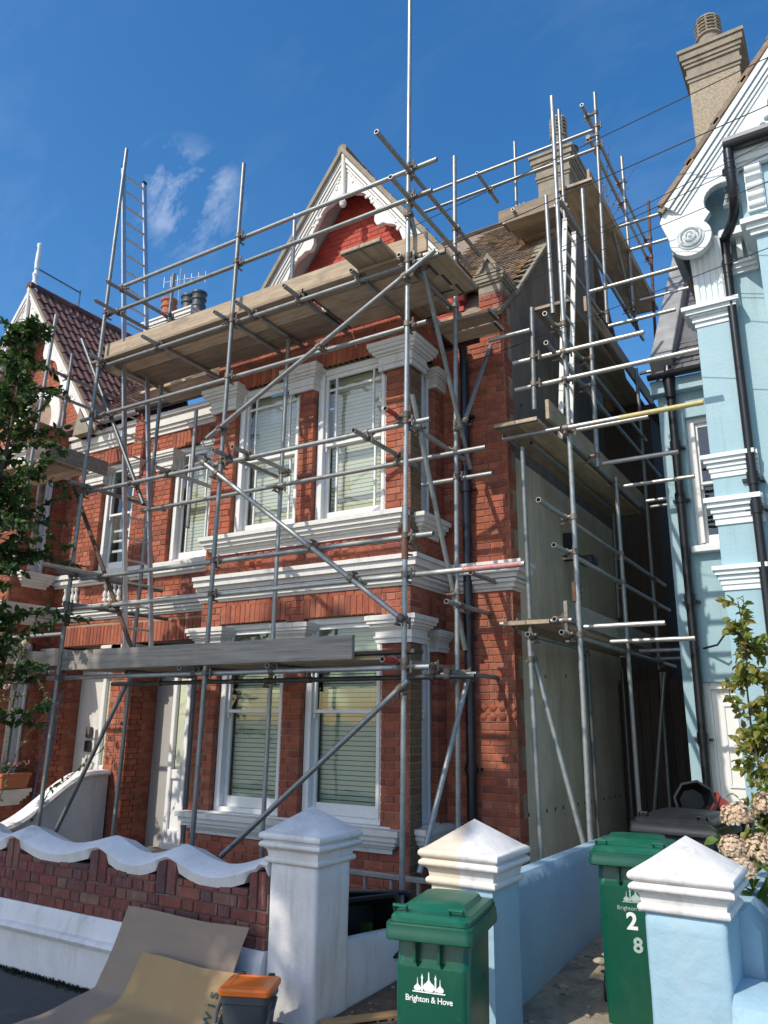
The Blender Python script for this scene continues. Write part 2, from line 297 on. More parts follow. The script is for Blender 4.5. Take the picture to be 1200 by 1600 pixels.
m_greenlid = mat('green_lid_plastic', (.006, .105, .062), .33, var=.12, nscale=4, bump=.06, bscale=120, dirt=[((.1, .25, .18), 5, .5, .8, (1, 1, 1), .5), ((.4, .46, .4), 50, .66, .76, (1, 1, 1), .35)])
m_print = mat('white_print', (.78, .8, .78), .6, var=.08, nscale=40)
m_printworn = mat('worn_white_print', (.36, .47, .42), .6, var=.3, nscale=90)
m_inkgreen = mat('dark_teal_ink', (.02, .09, .085), .8, var=.2, nscale=40)
m_orange = mat('orange_plastic', (.75, .16, .015), .4, var=.06, nscale=5)
m_caddy = mat('grey_plastic', (.055, .062, .072), .42, var=.15, nscale=6, bump=.06, bscale=100)
m_card1 = mat('grey_brown_cardboard', (.27, .205, .155), .9, var=.07, nscale=3, bump=.12, bscale=30, stretch=(1, 1, 6), dirt=[((.36, .29, .22), 3, .6, .75, (1, 1, 1), .35)])
m_card2 = mat('tan_cardboard', (.36, .235, .11), .85, var=.09, nscale=3, bump=.12, bscale=30, dirt=[((.46, .34, .2), 4, .55, .75, (1, 1, 1), .4)])
m_asphalt = mat('asphalt', (.065, .065, .066), .92, var=.35, nscale=60, bump=.8, bscale=160, detail=8, dirt=[((.09, .085, .08), 1.5, .5, .8, (1, 1, 1), .5)])
m_conc = mat('stained_concrete', (.30, .255, .19), .92, var=.3, nscale=5, bump=.5, bscale=60, detail=8, dirt=[((.07, .065, .045), 2.6, .5, .72, (1, 1, 1), .8), ((.46, .43, .36), 4.5, .58, .68, (1, 1, 1), .6)])
m_earth = mat('bare_earth', (.10, .075, .055), .95, var=.4, nscale=14, bump=1, bscale=50, dirt=[((.2, .13, .1), 5, .5, .75, (1, 1, 1), .6)])
m_stock = mat('olive_stock_brick', (.2, .15, .08), .9, var=.3, nscale=9, bump=.4, bscale=70, rcols=[(.20, .13, .065), (.15, .12, .06), (.23, .15, .08), (.17, .09, .05), (.13, .11, .06)], dirt=[(SOOT, 5, .5, .8, (1, 1, 1), .5)])
m_road = mat('pale_bounce_road', (.36, .33, .28), .9, var=.15, nscale=5, bump=.4, bscale=120)  # unseen road and ground, made extra pale to bounce sunlight onto the walls
m_moss = mat('moss', (.02, .026, .012), .95, var=.4, nscale=30, rnd=.3)
m_fence = mat('dark_fence_wood', (.07, .052, .042), .9, var=.4, nscale=8, stretch=(6, 6, .4), bump=.4, bscale=30, rnd=.3)
m_blind = mat('venetian_slat', (.74, .71, .58), .5, var=.03, nscale=6)
m_blindg = mat('greenish_slat', (.52, .58, .46), .5, var=.03, nscale=6)
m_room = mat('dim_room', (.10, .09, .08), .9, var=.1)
m_bark = mat('bark', (.09, .07, .05), .9, var=.3, nscale=20, bump=.6, bscale=40)
m_terra = mat('terracotta', (.40, .13, .06), .8, var=.15, nscale=8)
m_potred = mat('red_plastic_pot', (.32, .05, .035), .55, var=.12, nscale=8)
m_plaster = mat('mauve_soffit_paint', (.50, .44, .43), .8, var=.08, nscale=3)
m_steel = mat('brushed_steel', (.45, .42, .37), .35, metal=.8, var=.1, nscale=20)
m_dblue = mat('blue_metal', (.008, .015, .05), .4, var=.2, nscale=12)
m_wire = mat('black_cable', (.012, .012, .014), .6, var=.1)
def leaf_mat(name, c1, c2, c3, tr=.35):
    m = bpy.data.materials.new(name); m.use_nodes = True; t = m.node_tree; b = t.nodes['Principled BSDF']; l = t.links.new
    ge = N(t, 'ShaderNodeNewGeometry'); cr = N(t, 'ShaderNodeValToRGB'); e = cr.color_ramp.elements; e.new(.5)
    for i, c in enumerate((c1, c2, c3)): e[i].position = i/2; e[i].color = (*c, 1)
    l(ge.outputs['Random Per Island'], cr.inputs[0]); l(cr.outputs[0], b.inputs['Base Color']); b.inputs['Roughness'].default_value = .5
    tl = N(t, 'ShaderNodeBsdfTranslucent'); l(cr.outputs[0], tl.inputs[0]); mxs = N(t, 'ShaderNodeMixShader'); mxs.inputs[0].default_value = tr
    l(b.outputs[0], mxs.inputs[1]); l(tl.outputs[0], mxs.inputs[2]); l(mxs.outputs[0], t.nodes['Material Output'].inputs[0]); return m
m_leaf = leaf_mat('dark_leaf', (.03, .065, .015), (.05, .11, .025), (.085, .15, .035), .45)
m_leafy = leaf_mat('yellowing_leaf', (.20, .20, .03), (.15, .22, .035), (.32, .24, .06))
m_leafg = leaf_mat('bright_leaf', (.06, .13, .02), (.10, .19, .035), (.16, .2, .05))
m_leafp = leaf_mat('pale_rose_leaf', (.10, .13, .04), (.16, .19, .07), (.06, .09, .03))
m_flower = leaf_mat('faded_hydrangea', (.62, .46, .30), (.70, .58, .42), (.55, .34, .24), .25)
m_wflower = leaf_mat('white_petal', (.75, .72, .65), (.8, .78, .72), (.7, .6, .58), .3)
m_dry = leaf_mat('dry_seed', (.25, .2, .14), (.16, .12, .08), (.3, .26, .2), .2)
mg = bpy.data.materials.new('window_glass'); mg.use_nodes = True; t = mg.node_tree; t.nodes.remove(t.nodes['Principled BSDF'])
tr = N(t, 'ShaderNodeBsdfTransparent'); tr.inputs[0].default_value = (.92, .95, .93, 1); gl = N(t, 'ShaderNodeBsdfGlossy'); gl.inputs['Roughness'].default_value = .01
fn_ = N(t, 'ShaderNodeFresnel'); fn_.inputs[0].default_value = 2.0; mxs = N(t, 'ShaderNodeMixShader'); nb = N(t, 'ShaderNodeTexNoise'); nb.inputs['Scale'].default_value = 2.2; bp = N(t, 'ShaderNodeBump'); bp.inputs['Strength'].default_value = .12; bp.inputs['Distance'].default_value = .02
l = t.links.new; tcg = N(t, 'ShaderNodeTexCoord'); l(tcg.outputs['Object'], nb.inputs['Vector']); l(nb.outputs[0], bp.inputs['Height']); l(bp.outputs[0], gl.inputs['Normal'])
gg = N(t, 'ShaderNodeNewGeometry'); sb = N(t, 'ShaderNodeMath', operation='SUBTRACT'); sb.inputs[0].default_value = 1; l(gg.outputs['Backfacing'], sb.inputs[1]); mm = N(t, 'ShaderNodeMath', operation='MULTIPLY'); l(fn_.outputs[0], mm.inputs[0]); l(sb.outputs[0], mm.inputs[1]); l(mm.outputs[0], mxs.inputs[0]); l(tr.outputs[0], mxs.inputs[1]); l(gl.outputs[0], mxs.inputs[2]); l(mxs.outputs[0], t.nodes['Material Output'].inputs[0])
m_glass = mg
# ---------------------------------------------------------------- ground
def sheet(name, pts, z, mat_, th=.5, n=1):
    mb = MB(); k = len(pts); V = [(x, y, zz) for (x, y, zz) in pts]
    mb.add(V+[(x, y, zz-th) for x, y, zz in V], [tuple(range(k)), tuple(range(k, 2*k))[::-1]]+[(i, k+i, k+(i+1) % k, (i+1) % k) for i in range(k)])
    return tag(mb.build(name, mat_), kind='structure')
def flat(name, x0, x1, y0, y1, z, m, z2=None):
    z2 = z if z2 is None else z2
    return sheet(name, [(x0, y0, z), (x1, y0, z), (x1, y1, z2), (x0, y1, z2)], z, m)
flat('unseen_ground', -900, 900, -900, 900, -.16, m_road)
flat('unseen_road', -120, 120, -2.2, 1.2, -.12, m_road)
flat('unseen_far_pavement', -120, 120, -7, -2.2, 0, m_road)
mb = MB(); mb.box(-120, 120, 1.2, 1.35, -.3, .0, .01); tag(mb.build('kerb', m_stone), kind='structure')
flat('pavement', -120, 120, 1.352, 4.26, 0, m_asphalt)
flat('garden_ground', -40, -3.12, 4.262, 11.6, .10, m_earth)
flat('path', -3.118, -2.12, 4.262, 16, .11, m_earth, .30)
flat('concrete_path', -2.118, -.62, 4.262, 16, .20, m_conc, .75)
flat('front_bed', -.618, 12, 4.262, 7.6, .25, m_earth)

# ---------------------------------------------------------------- brickwork
def free(a, b, cuts):
    iv = [(a, b)]
    for c0, c1 in cuts:
        nx = []
        for p, q in iv:
            if c1 <= p or c0 >= q: nx.append((p, q)); continue
            if c0 > p: nx.append((p, c0))
            if c1 < q: nx.append((c1, q))
        iv = nx
    return iv
def lay(u0, u1, w0, w1, openings=(), soldiers=(), test=None, h=.075, phase=0):
    out = []; k = 0; w = w0
    while w < w1-.03:
        t = min(w+h-.007, w1); mid = (w+t)/2
        cuts = [(a-.004, b+.004) for a, b, c, d in list(openings)+list(soldiers) if c < mid < d]
        for p, q in free(u0, u1, cuts):
            edge = [p]; u = u0+(0 if (k+phase) % 2 == 0 else -.16875)
            i = 0
            while u < q:
                st = .225 if i % 2 == 0 else .1125
                if u > p+.045 and u < q-.045: edge.append(u)
                u += st; i += 1
            edge.append(q)
            for a, b in zip(edge, edge[1:]):
                if b-a > .03 and (test is None or test((a+b)/2, mid)): out.append((a+.0035, b-.0035, w, t))
        w += h; k += 1
    for a, b, c, d in soldiers:
        n = max(1, round((b-a)/.075)); s_ = (b-a)/n; rows = max(1, round((d-c)/.225)); rh = (d-c)/rows
        for i in range(n):
            for j in range(rows): out.append((a+i*s_+.004, a+(i+1)*s_-.004, c+j*rh+.004, c+(j+1)*rh-.004))
    return out
BM = {}
def brick_mesh(du, dw, ax, m):
    key = (round(du, 3), round(dw, 3), ax, m.name)
    if key not in BM:
        mb = MB(); h = (du/2, .034, dw/2) if ax == 'Y' else (.034, du/2, dw/2)
        mb.obox((0, 0, 0), h, None, .0055); BM[key] = mb.mesh('brick', m, fix=False)
    return BM[key]
def put_bricks(parent, groups, m, nmax=300, proud=.004):
    """groups: (axis, plane coordinate, rects).  Largest in view become parts, the rest one part"""
    L_ = []
    for ax, c0, rects in groups:
        for a, b, c, d in rects:
            u, w = (a+b)/2, (c+d)/2; dep = .034-proud-random.uniform(0, .003)
            P = Vector((u, c0+dep, w)) if ax == 'Y' else Vector((c0-dep, u, w))
            pr = proj(P); vis = 0
            if pr and -20 < pr[0] < 1220 and -20 < pr[1] < 1620:
                nrm = Vector((0, -1, 0)) if ax == 'Y' else Vector((1, 0, 0))
                q = (CAM-P); cs = nrm.dot(q.normalized()); vis = max(0, cs)*(b-a)*(d-c)/q.length_squared
            L_.append((vis, P, b-a, d-c, ax))
    L_.sort(key=lambda t: -t[0]); rest = MB()
    for i, (vis, P, du, dw, ax) in enumerate(L_):
        if i < nmax and vis > 0:
            o = link('brick', brick_mesh(du, dw, ax, m), parent, P-OFF[parent])
            o.rotation_euler = (random.gauss(0, .003), random.gauss(0, .003), random.gauss(0, .004))
        else:
            h = (du/2, .034, dw/2) if ax == 'Y' else (.034, du/2, dw/2)
            rest.obox(P, h, None, .0055)
    o = rest.build('brickwork', m, parent, fix=False)
    if o: tag(o, kind='stuff')
def backing(mb, fn, u0, u1, w0, w1, openings, depth=.24, front=.004):
    if front > 0: openings = [(a-.014, b+.014, c-.002, d+.004) for a, b, c, d in openings]
    us = sorted({u0, u1, *[x for a, b, c, d in openings for x in (a, b) if u0 < x < u1]}); ws = sorted({w0, w1, *[x for a, b, c, d in openings for x in (c, d) if w0 < x < w1]})
    hole = lambda i, j: not (0 <= i < len(us)-1 and 0 <= j < len(ws)-1) or any(a <= (us[i]+us[i+1])/2 <= b and c <= (ws[j]+ws[j+1])/2 <= d for a, b, c, d in openings)
    for i in range(len(us)-1):
        for j in range(len(ws)-1):
            if hole(i, j): continue
            a, b, c, d = us[i], us[i+1], ws[j], ws[j+1]; f = front; e = depth
            q = lambda *p: mb.add([fn(*x) for x in p], [(0, 1, 2, 3)])
            q((a, f, c), (b, f, c), (b, f, d), (a, f, d)); q((a, e, d), (b, e, d), (b, e, c), (a, e, c))
            if hole(i-1, j): q((a, e, c), (a, f, c), (a, f, d), (a, e, d))
            if hole(i+1, j): q((b, f, c), (b, e, c), (b, e, d), (b, f, d))
            if hole(i, j-1): q((a, e, c), (b, e, c), (b, f, c), (a, f, c))
            if hole(i, j+1): q((a, f, d), (b, f, d), (b, e, d), (a, e, d))
# ---------------------------------------------------------------- windows
def rbox(mb, fn, u0, u1, d0, d1, w0, w1, c=.004):
    p, q = Vector(fn(u0, d0, w0)), Vector(fn(u1, d1, w1)); mb.box(p.x, q.x, p.y, q.y, p.z, q.z, c)
def pane(fn, u0, u1, d, w0, w1, par, name='pane'):
    mb = MB(); rbox(mb, fn, u0, u1, d, d+.005, w0, w1, 0); return mb.build(name, m_glass, par)
def sash(house, fn, u0, u1, w0, w1, margin=True, blind='cream', split=.5, jamb=.075, d0=.07, lowbars=False, half=False, wood=None, cover=1.0):
    wood = wood or m_wood_white
    mb = MB(); j = jamb
    rbox(mb, fn, u0, u0+j, d0, d0+.13, w0, w1); rbox(mb, fn, u1-j, u1, d0, d0+.13, w0, w1)
    rbox(mb, fn, u0+j, u1-j, d0+.002, d0+.128, w1-j*.9, w1); rbox(mb, fn, u0+j, u1-j, d0+.002, d0+.128, w0, w0+.05)
    rbox(mb, fn, u0+j*.6, u0+j+.012, d0-.012, d0+.01, w0+.05, w1-j*.5); rbox(mb, fn, u1-j-.012, u1-j*.6, d0-.012, d0+.01, w0+.05, w1-j*.5)
    win = mb.build('window', wood, house)
    a, b, lo, hi = u0+j, u1-j, w0+.05, w1-j*.9; mid = lo+(hi-lo)*split; f = .042
    for nm, s0, s1, d, br, tr_ in (('upper_sash', mid, hi, d0+.03, .036, .05), ('lower_sash', lo, mid+.036, d0+.075, .11, .036)):
        mb = MB(); rbox(mb, fn, a, a+f, d, d+.04, s0, s1); rbox(mb, fn, b-f, b, d, d+.04, s0, s1)
        rbox(mb, fn, a+f, b-f, d+.002, d+.038, s1-tr_, s1); rbox(mb, fn, a+f, b-f, d+.002, d+.038, s0, s0+br)
        if nm == 'upper_sash':
            for x in (a, b-f): rbox(mb, fn, x+.004, x+f-.004, d+.003, d+.037, s0-.06, s0, .01)
        g = .012
        if margin:
            mw = min(.11, (b-a)*.16)
            for x in (a+f+mw, b-f-mw): rbox(mb, fn, x-g, x+g, d+.006, d+.034, s0+br, s1-tr_)
            if nm == 'upper_sash':
                for x0, x1 in ((a+f, a+f+mw-g), (a+f+mw+g, b-f-mw-g), (b-f-mw+g, b-f)): rbox(mb, fn, x0, x1, d+.007, d+.033, s1-tr_-.15, s1-tr_-.15+2*g)
        if lowbars and nm == 'lower_sash':
            for k in range(3): rbox(mb, fn, a+f, b-f, d+.05, d+.07, s0+br+.16+k*.16, s0+br+.2+k*.16)
        mb.build(nm, wood, win)
        pane(fn, a+f-.004, b-f+.004, d+.018, s0+br-.004, s1-tr_+.004, win)
    if blind:
        mb = MB(); w = hi-.05; d = d0+.19; lowb = hi-(hi-lo)*cover
        rbox(mb, fn, a+.01, b-.01, d-.02, d+.03, hi-.045, hi)
        while w > lowb+.02:
            c = Vector(fn((a+b)/2, d, w)); du = (b-a)/2-.012; rx = R(-80)
            if fn(0, 0, 0)[0] == fn(0, 1, 0)[0]: rot = Matrix.Rotation(rx, 3, 'X'); h = (du, .0205, .0012)
            else: rot = Matrix.Rotation(rx, 3, 'Y'); h = (.0205, du, .0012)
            mb.obox(c, h, rot); w -= .049
        for x in (a+.15, b-.15): rbox(mb, fn, x-.002, x+.002, d-.028, d-.026, lowb, hi, 0)
        mb.build('blind', m_blind if blind == 'cream' else m_blindg, win)
    return win
def mould(z0, steps, back=-.03):
    """closed (out, z) profile from bottom up: steps = [(out, dz) ...] relative heights"""
    P = [(back, z0)]; z = z0
    for o, dz in steps: P.append((o, z)); z += dz; P.append((o, z))
    P.append((back, z)); return P
CAPITAL = [(.03, .05), (.045, .02), (.03, .07), (.05, .02), (.075, .03), (.10, .035), (.115, .045)]
def capital(house, x0, x1, y0, y1, z0, k=1.0, name='capital', m=None):
    mb = MB(); mb.sweep([(x0, y0), (x1, y0), (x1, y1), (x0, y1)], mould(z0, [(o*k, dz*k) for o, dz in CAPITAL]), closed=True)
    zt = z0+sum(d for _, d in CAPITAL)*k; mb.box(x0-.1*k, x1+.1*k, y0-.1*k, y1+.1*k, zt-.02, zt+.006); mb.box(x0, x1, y0, y1, z0, z0+.02)
    return mb.build(name, m or m_white, house)
YM, YB, BX0, BX1 = 7.5, 6.72, -6.68, -3.82
GZ = .1
# ---------------------------------------------------------------- the main brick house
H = thing('brick_house', 'red brick house with white gable and bay windows wrapped in scaffolding', 'house', (-6, 9, GZ))
lowW = [(-6.36, -5.40, .93, 2.97), (-5.14, -4.15, .93, 2.97)]; upW = [(-6.32, -5.33, 4.02, 5.92), (-5.10, -4.13, 4.02, 5.92)]
sold_b = [(-6.36, -5.40, 2.97, 3.2), (-5.14, -4.15, 2.97, 3.2), (-6.32, -5.33, 5.92, 6.15), (-5.10, -4.13, 5.92, 6.15)]
mort = MB(); groups = []
backing(mort, FY(YB), BX0, BX1, GZ, 6.42, lowW+upW)
groups.append(('Y', YB, lay(BX0, BX1, GZ, 6.42, lowW+upW, sold_b)))
retW = [(6.97, 7.28, .93, 2.97), (6.97, 7.28, 4.02, 5.92)]
backing(mort, FX(BX1), YB+.241, YM, GZ, 6.42, retW); mort.box(BX1-.24, BX1-.004, YB+.24, YB+.242, GZ, 6.42)
rl = lay(YB+.004, YM, GZ, 6.42, retW, [(6.97, 7.28, 2.97, 3.2), (6.97, 7.28, 5.92, 6.15)], phase=1)
stk = lambda r_: r_[1] < 6.98 and (r_[3] < 2.7 or 3.6 < r_[2] < 5.6)
groups.append(('X', BX1, [r_ for r_ in rl if not stk(r_)])); STK = [r_ for r_ in rl if stk(r_)]
mort.box(BX0, BX0+.24, YB+.24, YM, GZ, 6.42)
backing(mort, FY(YM), BX1, -3.04, GZ, 6.16, []); backing(mort, FY(YM), -3.33, -3.04, 6.16, 6.78, [])
groups.append(('Y', YM, lay(BX1, -3.04, GZ, 6.16, [], []))); groups.append(('Y', YM, lay(-3.33, -3.04, 6.16, 6.78, [(-3.19, -3.11, 6.32, 6.46)])))
# porch half
PX = -8.92; doorR = (-8.71, -7.08, GZ, 2.93); winR = (-8.25, -7.44, 4.03, 5.74)
def arch_head(mb, x0, x1, z, rise, y0, dep):   # white soffit board closing the top of an arched opening is not needed: brick arch drops here
    pass
def arch_soldiers(x0, x1, z0, z1, rise): return [(x0, x1, z0, z1)]
backing(mort, FY(YM), PX, BX0, GZ, 6.3, [doorR, winR])
groups.append(('Y', YM, lay(PX, BX0, GZ, 6.22, [doorR, winR, (-7.3, -6.95, 3.56, 3.80)], [(-8.80, -7.0, 2.93, 3.22), (-8.28, -7.41, 5.74, 5.97)])))
# porch recess
mort.box(-8.95, -8.712, YM+.26, 8.1, GZ, 3.1); groups.append(('X', -8.71, lay(YM+.004, 8.0, GZ, 2.95)))
mort.build('mortar', m_mortar, H)
# gable over the bay
GA, GZT, GS = -5.15, 9.37, 1.37
inside = lambda u, w: abs(u-GA) < 1.5 and w < GZT-.28-abs(u-GA)*GS
gm = MB(); YG = 7.60; zb = 6.4; hw = (GZT-.2-zb)/GS
gm.prism([(GA-1.5, zb), (GA+1.5, zb), (GA+1.5, GZT-.2-1.5*GS), (GA, GZT-.2), (GA-1.5, GZT-.2-1.5*GS)], FY(YG), .004, .25); gm.build('gable_mortar', m_mortar_red, H)
circ = lambda cx, cz, r, n=20, a0=0, a1=180: [(cx+r*math.cos(R(a0+(a1-a0)*i/n)), cz+r*math.sin(R(a0+(a1-a0)*i/n))) for i in range(n+1)]
AC = (-5.12, 6.93, .52)
grect = lay(GA-hw, GA+hw, zb, GZT, [(AC[0]-.4, AC[0]+.4, 6, AC[1]+.38)], test=lambda u, w: inside(u, w) and math.hypot(u-AC[0], w-AC[1]) > .5)
put_bricks(H, [('X', BX1, STK)], m_stock, 60); put_bricks(H, groups, m_brick, 240)
gb = MB()
for a, b, c, d in grect: gb.obox(((a+b)/2, YG+.018, (c+d)/2), ((b-a)/2, .02, (d-c)/2), None, .005)
tag(gb.build('gable_brickwork', m_brick2, H, fix=False), kind='stuff')
# arched gable window
aw = curve_mesh('arched_window', [circ(*AC[:2], .56)+[(AC[0]-.56, 6.4), (AC[0]+.56, 6.4)], circ(*AC[:2], .40)+[(AC[0]-.40, 6.5), (AC[0]+.40, 6.5)]], .12, .01, FY(YG-.04), m_white, H)
curve_mesh('pane', [circ(*AC[:2], .41)+[(AC[0]-.41, 6.5), (AC[0]+.41, 6.5)]], .006, 0, FY(YG+.03), m_glass, aw)
curve_mesh('arch_ring', [circ(*AC[:2], .60)+[(AC[0]-.56, AC[1])]+circ(*AC[:2], .56)[::-1][1:-1]+[(AC[0]+.56, AC[1])]], .05, .01, FY(YG-.10), m_white, aw)
# ---- bargeboards
def bargeboard(house, ax, az, s, run, yf, side, m, name='bargeboard', cusps=3, width=.34, thick=.06):
    """one raking board: outer edge straight, inner edge with cusps; side -1 left, +1 right"""
    ln = math.hypot(1, s); ex, ez = side/ln, -s/ln; nx, nz = -side*s/ln, -1/ln        # along, and inwards
    Lg = run*ln; pts = []; n = 90; inner = []
    k_ = Lg/2.63*.55+.45; CP = [(0, .02), (.46, .36), (.53, .36), (.60, .27), (.82*k_, .17), (1.12*k_, .20), (1.30*k_, .33), (1.36*k_, .34), (1.42*k_, .25), (1.62*k_, .17), (1.95*k_, .24), (2.12*k_, .33), (2.18*k_, .30), (2.3*k_, .2), (9, .2)]
    for i in range(n+1):
        l_ = i/n*Lg; a_, b_ = next((a, b) for a, b in zip(CP, CP[1:]) if a[0] <= l_ <= b[0]); f_ = (l_-a_[0])/(b_[0]-a_[0]); f_ = f_ if a_[0] == 0 else .5-.5*math.cos(math.pi*f_)
        inner.append((l_, (a_[1]+(b_[1]-a_[1])*f_)*width/.30))
    outl = [(0, 0), (Lg, 0)]+inner[::-1]
    T = lambda l_, p_: (ax+ex*l_+nx*p_, az+ez*l_+nz*p_)
    bo = curve_mesh(name, [[T(*p) for p in outl]], thick, .006, FY(yf), m, house)
    mb = MB()
    for p0, p1, th in ((.0, .07, .05), (.085, .11, .035), (.125, .14, .02)):
        mb.prism([T(-.0, p0), T(Lg, p0), T(Lg, p1), T(0, p1)], FY(yf), -thick/2-th, -thick/2+.004)
    mb.build('moulding', m, bo)
    # leaf scrolls in relief
    mb = MB(); rs = random.Random(3+side)
    for l_ in (Lg*.14, Lg*.36, Lg*.60, Lg*.80):
        for k in range(7):
            c = T(l_+rs.uniform(-.13, .13), width*.5+rs.uniform(-.05, .05)); mb.lathe([(0.001, 0), (.028, .004), (.02, .016), (.001, .022)], (c[0], yf-thick/2, c[1]), 8, Vector((0, -1, 0)))
    tag(mb.build('carving', m, bo, smooth=True), kind='stuff')
    return bo
BY = 7.30
for sd in (-1, 1): bargeboard(H, GA, GZT, GS, 1.55, BY, sd, m_white, width=.30, cusps=3)
PEND = [(.001, -.86), (.035, -.84), (.052, -.79), (.035, -.745), (.022, -.72), (.05, -.70), (.05, -.66), (.032, -.63), (.04, -.5), (.04, -.1), (.055, -.05), (.03, .04)]
mb = MB(); mb.lathe(PEND, (GA, BY-.06, GZT), 12); mb.build('pendant', m_white, H, smooth=True)
# soffit boards under the gable overhang
for sd in (-1, 1):
    mb = MB(); fnn = FY(0); p = lambda l_, t_: (GA+sd*(l_), GZT-.07-l_*GS-t_)
    mb.prism([p(0, .0), p(1.55, 0), p(1.55, .03), p(0, .03)], fnn, BY+.03, YG+.06); mb.build('soffit', m_plaster, H)
# cornices and sills
sil = MB(); sil.sweep([(BX0-.02, YB), (BX1, YB), (BX1, YM+.02)], mould(3.24, [(.02, .03), (.05, .05), (.085, .03), (.06, .015), (.10, .05), (.15, .07), (.18, .045)]))
sil.sweep([(BX1+.185, YM), (-3.04, YM), (-3.04, YM+.25)], mould(3.24, [(.02, .03), (.05, .05), (.085, .03), (.06, .015), (.10, .05), (.15, .07), (.18, .045)])); sil.build('cornice', m_white, H)
for (a, b, z) in ((-6.56, -4.02, .70), (-6.52, -3.98, 3.80)):
    mb = MB(); pr_ = mould(z, [(.03, .05), (.06, .03), (.10, .04), (.13, .05), (.16, .05)]); mb.sweep([(a, YB+.1), (a, YB), (b, YB), (b, YB+.1)], pr_); mb.box(a, b, YB-.02, YB+.16, z+.2, z+.235, .004); mb.build('sill', m_white, H)
    mb = MB(); mb.sweep([(BX1-.1, 6.93), (BX1, 6.93), (BX1, 7.30), (BX1-.1, 7.30)], [(o*.8, zz) for o, zz in pr_]); mb.box(BX1-.16, BX1+.02, 6.95, 7.3, z+.2, z+.235, .004); mb.build('sill', m_white, H)
for z in (2.66, 5.66):
    k = 1.0 if z < 3 else 1.15
    capital(H, -6.68, -6.33, YB-.02, YB+.2, z, k); capital(H, -5.42, -5.12, YB-.02, YB+.2, z, k*.95); capital(H, -4.16, BX1+.02, YB-.02, 6.97, z, k); capital(H, BX1-.2, BX1+.02, 7.27, YM-.02, z-.05, .8)
for a, b, c, d in lowW: sash(H, FY(YB), a, b, c, d, margin=False, blind='green', split=.52)
for a, b, c, d in upW: sash(H, FY(YB), a, b, c, d, margin=True, blind='cream', split=.5)
for a, b, c, d in retW: sash(H, FX(BX1), a, b, c, d, margin=False, blind='green' if c < 2 else 'cream', split=.52, jamb=.05)
wR = sash(H, FY(YM), *winR, margin=True, blind='cream', split=.52)
mb = MB()                                                     # raised terracotta panels under the upper sill
for x0, x1 in ((-6.2, -5.45), (-5.0, -4.25)):
    n = int((x1-x0)/.11)
    for i in range(n):
        for j in range(1 if i not in (n//2, n//2-1) else 3):
            cx, cz = x0+.055+i*.11, 3.75-j*.085; mb.add([(cx-.05, YB-.002, cz-.04), (cx+.05, YB-.002, cz-.04), (cx+.05, YB-.002, cz+.04), (cx-.05, YB-.002, cz+.04), (cx, YB-.05, cz)], [(0, 1, 4), (1, 2, 4), (2, 3, 4), (3, 0, 4)])
tag(mb.build('terracotta_panel', m_brick, H), kind='stuff')
mb = MB()
for j in range(2):
    for i in range(7):
        cx, cz = -3.76+.055+i*.105, 2.05-j*.09
        mb.lathe([(.045, 0), (.04, .010), (.02, .018), (.001, .022)], (cx, YM-.003, cz), 6, Vector((0, -1, 0)))
mb.build('terracotta_band', m_brick, H)
# bay top slab and eaves fascia
mb = MB(); mb.box(BX0-.05, BX1+.05, YB-.05, YG+.1, 6.425, 6.50); mb.build('bay_roof', m_lead, H)
mb = MB(); mb.sweep([(PX+.04, YM), (BX0-.01, YM)], mould(6.0, [(.03, .06), (.06, .05), (.09, .10), (.05, .04), (.12, .06)])); mb.build('eaves_moulding', m_white, H)
def gutter(par, x0, x1, y, z, r=.06, m=m_black):
    mb = MB(); n = 8; V = []
    for x in (x0, x1):
        for rr in (r, r*.86):
            for i in range(n+1): a = math.pi+math.pi*i/n; V.append((x, y+rr*math.cos(a), z+rr*math.sin(a)))
    F = []; k = n+1
    for i in range(n): F += [(i, i+1, 2*k+i+1, 2*k+i), (k+i, 3*k+i, 3*k+i+1, k+i+1), (i, k+i, k+i+1, i+1), (2*k+i, 2*k+i+1, 3*k+i+1, 3*k+i)]
    F += [(0, 2*k, 3*k, k), (n, k+n, 3*k+n, 2*k+n)]; mb.add(V, F); return mb.build('gutter', m, par, smooth=True)
gutter(H, PX+.06, BX0, YM-.19, 6.41)
# downpipe on the main wall and its swan neck
mb = MB(); px, py = -3.50, YM-.085
mb.path([(px, YM-.1, 6.1), (px, py, 6.0), (px, py, 5.2)], .05, 10); mb.tube((px, py, 5.2), (px, py, .15), .05, 12)
for z in (5.2, 4.35, 3.0, 1.4): mb.tube((px, py, z), (px, py, z+.10), .062, 12); mb.box(px-.09, px+.09, py+.02, YM, z+.03, z+.06)
mb.build('downpipe', m_bluepipe, H, smooth=True)
# stone kneeler with small gablet on the corner pier
mb = MB(); mb.sweep([(-3.33, YM), (-3.04, YM), (-3.04, YM+.3), (-3.33, YM+.3)], mould(6.78, [(.0, .10), (.02, .03), (.04, .04), (.05, .05)]), closed=True); mb.box(-3.37, -3.0, YM-.05, YM+.33, 6.985, 7.02)
for s_ in (-1, 1):
    mb.prism([(-3.185+s_*.165, 7.02), (-3.185+s_*.11, 7.02), (-3.185, 7.20), (-3.185, 7.27)], FY(YM), -.06, .28)
mb.prism([(-3.185-.11, 7.02), (-3.185+.11, 7.02), (-3.185, 7.20)], FY(YM), -.02, .26); mb.build('kneeler', m_stone, H)
